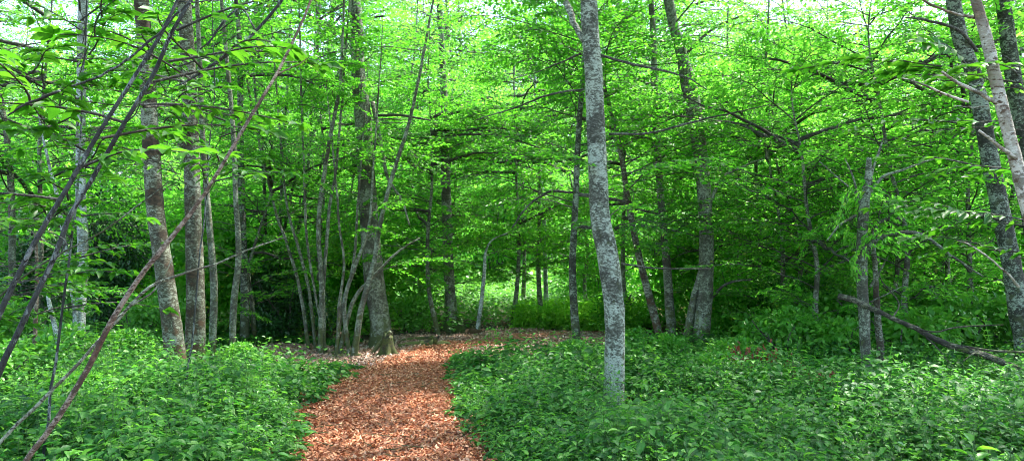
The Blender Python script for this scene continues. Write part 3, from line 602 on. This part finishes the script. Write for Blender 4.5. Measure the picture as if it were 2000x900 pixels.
def where(o, head, near=9.0):
    x, y, z = o.location; px = 1000 + x / y * F; m = min(MARKS, key=lambda q: abs(q[0] - px)); dp = px - m[0]
    side = 'beside' if abs(dp) < 12 else ('just ' if abs(dp) < 60 else '') + ('right of' if dp > 0 else 'left of')
    for rank in ('', 'nearer ', 'farther ', 'farthest ', 'smaller ', 'lower ', 'shaded '):
        lb = f"{rank}{head} {side} {m[1]}"; lb = ' '.join(lb.split()[:16]) if len(lb.split()) <= 16 else lb.replace('with layered leaf sprays ', '')
        if lb not in USED: USED.add(lb); o['label'] = lb; return
def sp(lst): return [(bpx(px, d), d, s) for px, d, s in lst]
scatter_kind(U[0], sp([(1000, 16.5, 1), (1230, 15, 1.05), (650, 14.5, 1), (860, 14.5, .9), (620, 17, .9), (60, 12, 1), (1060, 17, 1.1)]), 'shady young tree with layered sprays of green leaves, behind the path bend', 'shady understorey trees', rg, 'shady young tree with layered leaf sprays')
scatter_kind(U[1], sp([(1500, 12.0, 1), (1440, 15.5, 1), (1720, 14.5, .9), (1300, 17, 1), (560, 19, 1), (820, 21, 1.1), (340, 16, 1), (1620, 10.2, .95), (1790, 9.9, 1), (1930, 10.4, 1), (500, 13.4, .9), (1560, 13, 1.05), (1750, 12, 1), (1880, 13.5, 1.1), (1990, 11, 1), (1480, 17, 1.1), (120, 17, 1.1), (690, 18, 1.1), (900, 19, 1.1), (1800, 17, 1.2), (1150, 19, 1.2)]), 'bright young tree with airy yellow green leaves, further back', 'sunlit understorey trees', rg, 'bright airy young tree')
spots = [[], [], []]
for ring, (d0, d1, nn, s0, s1) in enumerate([(18, 22, 3, .35, .45), (25, 31, 6, .4, .55), (34, 42, 16, .75, 1.1), (43, 54, 40, 1.3, 1.8), (56, 72, 46, 1.8, 2.4)]):
    for k in range(nn):
        px = -350 + 2700 * (k + rg.uniform(.1, .9)) / nn; d = rg.uniform(d0, d1)
        if ring > 1 and abs(px - 130) < 120 and k % 3: continue
        pick = rg.integers(2) if ring < 3 else rg.integers(3)
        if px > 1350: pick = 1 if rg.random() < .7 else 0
        spots[pick].append((bpx(px, d), d, rg.uniform(s0, s1)))
scatter_kind(FT[0], spots[0], 'sunlit yellow green background tree deep in the wood', 'sunlit background trees', rg)
scatter_kind(FT[1], spots[1], 'pale mint green background tree deep in the wood', 'pale background trees', rg)
scatter_kind(FT[2], spots[2], 'tall brown trunked background tree deep in the wood', 'tall background trees', rg)
scatter_kind(CT, [(-5, 3.5, 1), (4.5, 1.5, 1), (-1, -5, 1), (-9, 8, 1), (9, 6, 1), (-6, -4, 1.1), (7, -4, 1)], 'tall unseen canopy tree added overhead to shade the foreground', 'unseen trees added to shade the foreground', rg)
BR = bush('bramble_clump', '', 'bush', 0, 0, .75, .75, .75, 1500, .085, M['lush'], 96, 'hi', aspect=.6)
bs = [(bpx(px, d), d, s_) for px, d, s_ in [(1420, 9.2, .8), (1530, 9.6, 1.1), (1640, 9.3, 1.0), (1780, 9.0, 1.2), (1880, 9.6, 1.2), (1990, 9.4, 1.5), (1840, 10.6, 1.6), (1700, 11, 1.4), (1560, 11, 1.3), (1300, 9.8, .7), (1120, 9.8, .6), (1230, 10.8, .7),
      (240, 9.9, .8), (120, 9.2, .9), (20, 9.6, 1.2), (60, 8.0, .9), (-40, 7.0, 1.0), (470, 9.8, .6), (280, 11.5, 1.1), (1380, 8.0, .7), (1500, 7.4, .6), (180, 6.8, .6), (380, 7.6, .5), (700, 14.8, .8), (800, 15.5, .9)]]
scatter_kind(BR, bs, 'bluish green bramble clump rising above the ground cover', 'bramble clumps in the ground cover', rg, 'green bramble clump')
# low shrubs at the back, copied
SH = bush('background_shrub', '', 'bush', 0, 0, 1.3, 1.3, 1.8, 5500, .11, M['bright'], 95, 'lo')
ss = []
for k in range(140):
    d = rg.uniform(14.5, 30) if k < 75 else rg.uniform(34, 62); px = rg.uniform(-150, 2150)
    if (abs(bpx(px, d) - np.interp(d, PY, PX)) < 1.8 and d < 21) or (740 < px < 1160 and d < 29): continue
    ss.append((bpx(px, d), d, rg.uniform(.7, 1.5) * (1.1 if k < 75 else 2.2)))
scatter_kind(SH, ss, 'low bright green shrub on the floor of the background wood', 'background shrubs', rg)

# ------------------------------------------------------------------ right side: snag, fallen log, dead pole
def poly(name, lst, mat, parent, org, sides=8, bump=.05, seed=0, n=None, wob=0.):
    q = np.array([P(a, b, c) for a, b, c, _ in lst]); r_ = [w_ * c / F / 2 for a, b, c, w_ in lst]
    return Geo().add(*tube(q, r_, sides, bump, n=n or len(lst) * 9, seed=seed, wob=wob)).build(name, mat, parent, True, org)
def piece(name, label, cat_, trunk, mat, branches=(), ground=True, sides=14, brmat=None, seed=0, leaves=None, wob=0.0006):
    b = P(*trunk[0][:3]); b0 = b.copy(); kf = .82 if 'leaning' in name else .7 if 'log' in name else 1
    trunk = [(a, b_, c, w_ * kf) for a, b_, c, w_ in trunk]; branches = [[(a, b_, c, w_ * kf) for a, b_, c, w_ in br] for br in branches]
    root = thing(name, label, cat_, b0)
    poly('trunk' if 'sapling' not in name else 'stem', trunk, mat, root, b0, sides, .06, seed, wob=wob)
    for k, br in enumerate(branches): poly('branch', br, brmat or mat, root, b0, 6, .06, seed + k + 1, wob=.001)
    if leaves:
        LS, W = [], Geo()
        for (S, px, py, d, az, el, s) in leaves:
            l_, g_ = place(S, P(px, py, d), R(az), el, rng.normal(0, .25), s); LS.append(l_); W.add(*g_)
        W.build('twig', M['twig'], root, False, b0); Geo().add(*leaf_geo(cat(LS), 'hi')).build('foliage', M['chestnut'], root, False, b0)
    return root
piece('broken_snag', 'grey broken topped dead trunk right of centre with an arching branch', 'dead tree',
    [(1702, 830, 8, 24), (1700, 770, 8, 20), (1692, 700, 8, 19), (1688, 620, 8, 20), (1683, 500, 8, 21), (1688, 400, 8, 19), (1696, 350, 8, 15), (1697, 308, 8, 8)], M['bark_grey'],
    [[(1692, 492, 8, 11), (1715, 465, 7.9, 10), (1750, 455, 7.8, 8), (1800, 458, 7.7, 7), (1860, 500, 7.6, 5), (1920, 540, 7.5, 3)],
     [(1700, 375, 8, 6), (1725, 345, 7.9, 6), (1765, 332, 7.8, 5), (1820, 312, 7.7, 3), (1850, 312, 7.6, 1.5)],
     [(1680, 400, 8, 5), (1668, 350, 8, 4), (1650, 310, 8.1, 2)], [(1675, 380, 8, 4), (1640, 350, 8.1, 3), (1600, 315, 8.2, 2)],
     [(1672, 420, 8, 6), (1640, 440, 8, 5), (1615, 470, 8, 3)], [(1715, 310, 8, 1.5), (1726, 270, 8, 2), (1708, 320, 8, 5), (1700, 350, 8, 7)],
     [(1700, 560, 8, 6), (1715, 535, 7.9, 4), (1728, 515, 7.8, 2)], [(1700, 590, 8, 4), (1740, 570, 7.9, 2), (1760, 560, 7.9, 1)]], seed=3)
piece('dead_sapling', 'brown flaking dead sapling close beside the broken snag', 'dead tree',
    [(1726, 830, 8.2, 16), (1722, 760, 8.2, 13), (1716, 660, 8.2, 13), (1710, 580, 8.2, 11), (1706, 500, 8.2, 9), (1700, 430, 8.2, 5)], M['bark_brown'], [], seed=8, wob=.003)
FL = piece('fallen_log', 'long mossy fallen trunk slanting down to the right beside the broken snag', 'log',
    [(2080, 760, 7.0, 20), (2000, 722, 7.1, 19), (1920, 690, 7.2, 18), (1850, 668, 7.4, 17), (1790, 640, 7.5, 14), (1740, 618, 7.7, 13), (1700, 600, 7.9, 14), (1665, 585, 8.0, 17), (1638, 578, 8.1, 17)], M['rot'],
    [[(1790, 642, 7.5, 4), (1830, 648, 7.3, 5), (1870, 640, 7.2, 5), (1960, 634, 7.0, 3)], [(1880, 675, 7.3, 5), (1940, 684, 7.1, 7), (2010, 688, 7.0, 7)],
     [(1800, 648, 7.5, 5), (1840, 690, 7.3, 3), (1870, 730, 7.2, 2)], [(1745, 618, 7.7, 5), (1755, 590, 7.8, 4), (1718, 540, 7.9, 3), (1735, 500, 8, 2)], [(1930, 700, 7.2, 8), (1905, 690, 7.1, 5), (1880, 705, 7, 2)]], seed=5, wob=.0015)
piece('dead_pole', 'pale barkless dead pole leaning in the upper right corner, stubs of branches on it', 'dead tree',
    [(2200, 1010, 3.6, 34), (2080, 640, 3.7, 30), (2015, 430, 3.8, 27), (1985, 320, 3.85, 24), (1955, 200, 3.9, 22), (1930, 90, 3.95, 21), (1900, -20, 4, 18), (1860, -170, 4.1, 14)], M['bark_dead'],
    [[(1945, 200, 3.9, 9), (1920, 185, 3.85, 8), (1880, 165, 3.8, 7), (1840, 140, 3.75, 5)], [(1975, 262, 3.85, 4), (1995, 310, 3.85, 8), (1960, 290, 3.8, 8), (1912, 255, 3.75, 5)],
     [(1908, 35, 4, 7), (1870, 28, 3.95, 5), (1820, 10, 3.9, 5), (1790, -10, 3.85, 4)], [(1890, 200, 3.75, 5), (1845, 185, 3.7, 5), (1800, 165, 3.65, 4), (1760, 153, 3.6, 2)], [(1950, 205, 3.8, 1.5), (1900, 210, 3.8, 2), (1862, 207, 3.75, 1.2)],
     [(1990, 560, 3.8, 6), (1965, 530, 3.75, 4), (1900, 480, 3.7, 3), (1870, 470, 3.7, 2)]], seed=9)

# ------------------------------------------------------------------ stump, logs and dry twigs by the bend
def stump():
    c = P(757, 690, 12.0); c[2] = float(gz(c[0], c[1])); root = thing('mossy_stump', 'small mossy tree stump with root flares beside the path bend', 'stump', c)
    K = 12; S = 28; th = np.arange(S) * 2 * math.pi / S; z = np.linspace(-.05, .34, K); v = []
    for k, zz in enumerate(z):
        u = max(zz, 0) / .34; r = .085 + .16 * (1 - u) ** 2.4 * (.55 + .45 * np.cos(5 * th + .6)) ; r = r * (1 + .04 * np.sin(9 * th + k))
        top = zz + (.05 * np.sin(th * 2) + .03 * np.sin(5 * th)) * (k == K - 1)
        v += [np.stack([np.cos(th) * r, np.sin(th) * r, np.full(S, 1.) * top], -1)]
    v = np.concatenate(v); k, s = np.meshgrid(np.arange(K - 1), np.arange(S), indexing='ij'); s2 = (s + 1) % S
    q = np.stack([k * S + s, k * S + s2, (k + 1) * S + s2, (k + 1) * S + s], -1).ravel()
    mesh_obj('trunk', v, np.concatenate([q, (K - 1) * S + np.arange(S)]), np.concatenate([np.full((K - 1) * S, 4), [S]]), M['moss'], root, True)
    Geo().add(*tube([(-.28, .05, .02), (-.1, .02, .25), (.05, -.05, .42)], [.03, .035, .03], 8, .1, n=10)).build('branch', M['bark_grey'], root, True)
stump()
def log(name, label, pts, mat, br=(), seed=0):
    q = [(P(a, b, c), w_) for a, b, c, w_ in pts]; 
    for p, w_ in q: p[2] = max(p[2], float(gz(p[0], p[1])) + w_ * .3)
    b = q[0][0].copy(); root = thing(name, label, 'log', b)
    Geo().add(*tube([p for p, _ in q], [w_ for _, w_ in q], 12, .12, n=22, seed=seed)).build('trunk', mat, root, True, b)
    for k, x in enumerate(br):
        Geo().add(*tube([P(a, b_, c) for a, b_, c, _ in x], [w_ for *_, w_ in x], 7, .1, n=10, seed=k)).build('branch', mat, root, True, b)
log('rotten_log', 'dark rotten log lying beyond the stump with an upright broken fork', [(778, 690, 12.9, .06), (820, 682, 12.9, .08), (850, 678, 12.8, .09), (878, 682, 12.7, .06)], M['rot'],
    [[(846, 680, 12.8, .035), (850, 662, 12.7, .035), (842, 655, 12.7, .012)], [(850, 668, 12.7, .03), (858, 655, 12.7, .02)]], 1)
log('rotten_log', 'thin dark dead log behind the forked rotten log', [(780, 668, 13.6, .05), (815, 662, 13.6, .04), (850, 660, 13.5, .03)], M['rot'], (), 2)
log('rotten_log', 'short brown log at the foot of the trunk where the path turns', [(908, 662, 15.0, .1), (925, 655, 15.0, .12), (940, 660, 14.9, .08)], M['bark_brown'], (), 3)
log('rotten_log', 'dark rotting wood under the leaning poles left of the stump', [(650, 690, 12.2, .05), (680, 692, 12.0, .07), (705, 697, 11.9, .05)], M['rot'], (), 4)
log('fallen_stick', 'pale thin stick lying in the ground cover below the withered twigs', [(1552, 745, 7.6, .008), (1590, 765, 7.4, .012), (1625, 790, 7.2, .012), (1637, 815, 7.1, .008)], M['bark_grey'], (), 5)
def withered(px, py, d, w_, h_, n, seed, label):
    rg = np.random.default_rng(seed); c = P(px, py, d); g0 = float(gz(c[0], c[1])); b = np.array([c[0] - .1, c[1] + .05, g0]); root = thing('withered_twig', label, 'dead twig', b)
    g = Geo(); LS = []
    for k in range(5):
        e = c + rg.normal(0, 1, 3) * [w_ * .4, .1, h_ * .35]; p = [b, (b + e) / 2 + rg.normal(0, .04, 3), e]; g.add(*tube(p, [.008, .005, .002], 5, n=8, cap=False))
        m = n // 5; u = rg.uniform(.6, 1.05, (m, 1)); pp = b + (e - b) * u + rg.normal(0, .035, (m, 3)); l = rg.uniform(.05, .09, m)
        LS.append(dict(p=pp, d=rg.normal(0, .4, (m, 3)) + [0, 0, -1], n=rg.normal(0, 1, (m, 3)), l=l, w=l * .4))
    g.build('stem', M['twig'], root, False, b); Geo().add(*leaf_geo(cat(LS), 'hi')).build('foliage', M['dry'], root, False, b)
withered(1437, 672, 8.4, .15, .16, 90, 1, 'hanging cluster of withered red brown leaves right of the forked trunk')
withered(1540, 700, 7.7, .24, .16, 90, 2, 'withered brown twig with curled leaves left of the snag foot')
withered(1605, 728, 7.2, .14, .13, 80, 3, 'low withered red brown twig nearest the broken snag')
withered(1478, 690, 8.1, .18, .12, 55, 4, 'sparse withered twig between the two larger red brown clusters')

def tall_weed():
    rg = np.random.default_rng(77); root = thing('tall_weed', '', 'weed'); t = np.linspace(0, 1, 9); h = .85
    ax = np.stack([.10 * t ** 2, .03 * np.sin(t * 3), t * h - .02], -1); Geo().add(*tube(ax, .0055 * (1 - .6 * t), 6)).build('stem', M['grass'], root, True)
    p, d = [], []
    for k in range(15):
        u = .25 + .75 * k / 14; at = np.array([np.interp(u, t, ax[:, c]) for c in range(3)])
        for j in range(5):
            a = j * 1.257 + k * .6; p.append(at); d.append([math.cos(a), math.sin(a), .25])
    n = len(p); l = rg.uniform(.03, .055, n) * np.linspace(1.2, .6, n)
    Geo().add(*leaf_geo(dict(p=np.array(p), d=np.array(d), n=np.stack([rg.normal(0, .2, n), rg.normal(0, .2, n), np.ones(n)], -1), l=l, w=l * .3), 'mid')).build('foliage', M['grass'], root); return root
rg = np.random.default_rng(91)
tw = [(bpx(px, d), d, s_) for px, d, s_ in [(230, 6.5, 1), (300, 7, .9), (60, 6, .9), (120, 5.4, .9), (250, 5.2, .85), (400, 6.4, .8), (520, 7.5, .7), (30, 7.6, 1.), (470, 5.6, .7), (180, 8, 1), (1230, 5.6, .7), (1400, 6.2, .8), (1500, 7, .8), (1620, 5.8, .8), (1290, 7.6, .8), (1730, 6.8, .9), (1850, 6, .8), (1940, 7.4, 1), (1060, 6, .6), (1560, 5, .7)]]
scatter_kind(tall_weed(), tw, 'thin pale green weed stalk with whorled leaves standing above the ground cover', 'tall weed stalks in the ground cover', rg, 'thin pale weed stalk')

# ------------------------------------------------------------------ foreground left: leaning stems and chestnut leaves
def chestnut_spray(seed, L=.7, leaf=.11, nw=6):
    rg = np.random.default_rng(seed); g = Geo(); t = np.linspace(0, 1, 8)
    main = np.stack([t * L, .05 * np.sin(t * 4 + seed), .10 * L * np.sin(t * 2.4)], -1); main -= main[0]; g.add(*tube(main, .006 * (1 - .8 * t) + .001, 5, cap=False))
    p, d, l = [], [], []
    for k in range(nw):
        u = .25 + .75 * k / (nw - 1); at = np.array([np.interp(u, t, main[:, c]) for c in range(3)])
        m = 3 if k < nw - 1 else 7
        for j in range(m):
            a = (1 if (j + k) % 2 else -1) * rg.uniform(.4, 1.3) if m == 3 else (j - 3) * .62 + rg.normal(0, .1)
            p.append(at); d.append([math.cos(a), math.sin(a), rg.normal(-.1, .12)]); l.append(leaf * rg.uniform(.55, 1.1))
    n = len(p); nr = np.stack([rg.normal(0, .3, n), rg.normal(0, .3, n), np.ones(n)], -1); l = np.array(l)
    return dict(L=dict(p=np.array(p, float), d=np.array(d), n=nr, l=l, w=l * .47), g=(np.concatenate(g.v), np.concatenate(g.i), np.concatenate(g.t)), tip=main[-1])
CS = [chestnut_spray(300 + k) for k in range(6)]
def rs(k): return CS[k % 6]
def leafset(lst, sd):
    rg2 = random.Random(sd); return [(rs(rg2.randrange(6)), px, py, d, rg2.uniform(0, 360) if a is None else a, rg2.uniform(-.2, .25), s * rg2.uniform(.85, 1.1)) for px, py, d, a, s in lst]
piece('leaning_sapling', 'long reddish brown bare stem crossing the left foreground from lower left to top', 'sapling',
    [(-95, 1190, 2.9, 15), (-20, 1010, 2.95, 14), (55, 895, 3.0, 13), (100, 835, 3.0, 13), (165, 735, 3.0, 13), (215, 635, 3.0, 13), (270, 550, 3.0, 12), (318, 488, 3.0, 12), (385, 405, 3.05, 9), (440, 320, 3.1, 8), (492, 228, 3.1, 8), (555, 120, 3.2, 7), (607, 0, 3.3, 5), (640, -120, 3.4, 3)], M['bark_red'],
    [[(538, 146, 3.18, 4), (570, 132, 3.15, 3.5), (604, 112, 3.1, 2)]], seed=11)
piece('leaning_sapling', 'lower pale bare stem branching beside the reddish stem with an arm to the right', 'sapling',
    [(-160, 1080, 2.8, 10), (-60, 930, 2.9, 9), (15, 845, 3.0, 8), (80, 780, 3.0, 8), (150, 708, 3.05, 8), (225, 625, 3.1, 7), (290, 560, 3.15, 7), (350, 535, 3.2, 6), (420, 515, 3.3, 5), (480, 488, 3.4, 4), (560, 462, 3.5, 2)], M['bark_grey'],
    [[(200, 648, 3.05, 5), (250, 600, 3.1, 5), (300, 565, 3.1, 4), (340, 500, 3.15, 2)]], seed=12)
piece('leaning_sapling', 'dark blue grey leaning stem, upper one of the two parallel ones on the left', 'sapling',
    [(-260, 1230, 3.0, 16), (-100, 840, 3.0, 15), (-20, 650, 3.0, 14), (22, 560, 3.0, 13), (75, 455, 3.0, 12), (118, 385, 3.0, 11), (170, 295, 3.05, 10), (235, 190, 3.1, 9), (300, 90, 3.15, 9), (348, 0, 3.2, 8), (400, -110, 3.3, 5)], M['bark_stem'],
    [[(372, 5, 3.1, 5), (345, 28, 3.1, 6), (312, 65, 3.1, 6), (245, 118, 3.1, 6), (190, 150, 3.1, 6), (140, 168, 3.1, 5)], [(118, 178, 3.1, 6), (85, 190, 3.1, 6), (45, 208, 3.1, 5), (15, 226, 3.1, 4)],
     [(350, 3, 3.2, 3), (390, 3, 3.2, 3), (440, 0, 3.2, 2)]], seed=13, leaves=leafset([(200, 270, 3.3, 30, 1), (120, 390, 3.3, 200, 1), (60, 205, 3.3, -60, 1), (90, 190, 3.4, 120, 1), (150, 330, 3.2, -20, 1.0)], 1))
piece('leaning_sapling', 'grey leaning stem, lower one of the two parallel ones on the left', 'sapling',
    [(-190, 1180, 3.2, 17), (-60, 850, 3.2, 16), (5, 715, 3.2, 14), (60, 600, 3.2, 13), (105, 510, 3.2, 12), (140, 420, 3.2, 11), (190, 335, 3.2, 10), (245, 240, 3.2, 10), (300, 150, 3.2, 10), (335, 70, 3.2, 9), (372, 5, 3.2, 8), (420, -90, 3.3, 5)], M['bark_stem'],
    [[(245, 240, 3.2, 4), (262, 225, 3.15, 3), (275, 200, 3.1, 2)], [(100, 518, 3.2, 4), (125, 480, 3.15, 4), (120, 465, 3.15, 3), (85, 450, 3.1, 2)]],
    seed=14, leaves=leafset([(275, 205, 3.4, 0, 1.1), (300, 160, 3.4, 20, 1.1), (330, 120, 3.4, -15, 1.1), (280, 210, 3.4, 60, 1.1), (245, 240, 3.3, 200, 1), (345, 60, 3.4, 10, 1.)], 2))
piece('leaning_sapling', 'thin dark twig sloping across the top left behind the two dark stems', 'sapling',
    [(-60, 640, 3.9, 5), (20, 560, 3.9, 5), (100, 505, 3.9, 5), (200, 450, 3.9, 4), (280, 392, 3.9, 3), (330, 354, 3.9, 2)], M['bark_dark'], [], seed=15)
piece('hanging_branch', 'dark thin branch hanging from the top edge over the mossy pair', 'branch',
    [(640, -130, 4, 7), (550, 0, 4, 6), (490, 70, 4, 6), (440, 110, 4, 6), (370, 155, 4, 5), (340, 170, 4, 2)], M['bark_stem'], [[(500, 60, 4, 4), (470, 15, 4, 3), (430, 50, 4, 5), (405, 90, 4, 3)]], seed=16,
    leaves=leafset([(372, 155, 4, 230, 1.1), (400, 140, 4, -80, 1.1), (430, 115, 4, -40, 1), (360, 160, 4, 170, 1), (450, 100, 4, 60, 1)], 3))
# chestnut saplings whose leaf sprays fill the upper left
def sapling(label, px, d, zt, spots, seed, mat=None):
    rg2 = random.Random(seed); b = P(px, 900, d); b[2] = float(gz(b[0], b[1])); root = thing('chestnut_sapling', label, 'sapling', b)
    top = np.array([b[0] + .2, b[1] + .1, zt]); pts = np.array([b, b * .5 + top * .5 + np.array([.08, 0, 0]), top])
    Geo().add(*tube(pts, [.010, .007, .003], 8, n=24, seed=seed, wob=.006)).build('stem', M['bark_stem'], root, True, b)
    LS, W = [], Geo()
    for k, (x, y, dd, s) in enumerate(spots):
        at = P(x, y, dd); z = min(max(at[2] - .15, .3), zt - .05); u = (z - pts[0][2]) / (zt - pts[0][2]); st = np.array([np.interp(z, pts[:, 2], pts[:, c]) for c in range(3)])
        W.add(*tube([st, st * .75 + at * .25 + rng.normal(0, .04, 3), st * .4 + at * .6 + rng.normal(0, .04, 3) + [0, 0, .04], at], [.0045, .0035, .003, .002], 5, n=8, cap=False)); v = at - st; az = math.atan2(v[1], v[0])
        for j in range(3):
            l_, g_ = place(CS[rg2.randrange(6)], at - v * .28 * j, az + rg2.uniform(-.9, .9), rg2.uniform(-.15, .15), rg2.gauss(0, .25), s * rg2.uniform(.7, 1.1)); LS.append(l_); W.add(*g_)
    W.build('branch', M['twig'], root, False, b); Geo().add(*leaf_geo(cat(LS), 'hi')).build('foliage', mat or M['chestnut'], root, False, b); return root
def region(n, x0, x1, y0, y1, d0, d1, seed, s=1.):
    r = random.Random(seed); return [(r.uniform(x0, x1), r.uniform(y0, y1), r.uniform(d0, d1), s) for _ in range(n)]
sapling('broad leaved sapling at the left edge with leaves over the leaning stems', 72, 4.8, 4.0, region(17, -80, 230, 20, 440, 4.0, 5.4, 1), 21)
sapling('broad leaved sapling behind the leaning stems, leaves before the mossy pair', 352, 6.6, 4.3, region(12, 170, 440, 40, 330, 4.8, 6, 2), 22)
sapling('low broad leaved sapling under the leaning stems at the left edge', -110, 5.2, 2.4, region(14, -60, 190, 400, 620, 4.6, 5.8, 3, .9), 23)
sapling('big leaved sapling whose leaves hang in the upper right by the dead pole', 2110, 4.0, 3.3, [(1840, 130, 4.0, .9), (1800, 120, 4.1, .9), (1860, 150, 4.2, .9), (1900, 420, 4.4, .8), (1870, 240, 4.3, .8), (1890, 320, 4.5, .8), (1930, 480, 4.4, .8), (1850, 410, 4.6, .7)], 24)
# seedling bottom right
def seedling(px, py, d, label, seed, h=.45, leaf=.11):
    rg = np.random.default_rng(seed); b = P(px, py, d); b[2] = float(gz(b[0], b[1])); root = thing('seedling', label, 'plant', b)
    g = Geo().add(*tube([(0, 0, 0), (.02, 0, h * .5), (.03, .01, h)], [.004, .003, .002], 6, n=8)); g.build('stem', M['stemgreen'], root, True)
    n = 12; az = np.arange(n) * 2.4; z = np.linspace(.45, 1, n) * h; p = np.stack([.02 + .02 * np.cos(az), .02 * np.sin(az), z], -1)
    l = leaf * rg.uniform(.7, 1.1, n); Geo().add(*leaf_geo(dict(p=p, d=np.stack([np.cos(az), np.sin(az), np.full(n, .35)], -1), n=np.stack([rg.normal(0, .2, n), rg.normal(0, .2, n), np.ones(n)], -1), l=l, w=l * .42), 'hi')).build('foliage', M['grass'], root)
seedling(1895, 1010, 3.9, 'yellow green big leaved seedling low in the bottom right corner', 1, .62, .13)
seedling(120, 1010, 4.0, 'yellow green seedling poking up at the bottom left', 2, .5, .09)
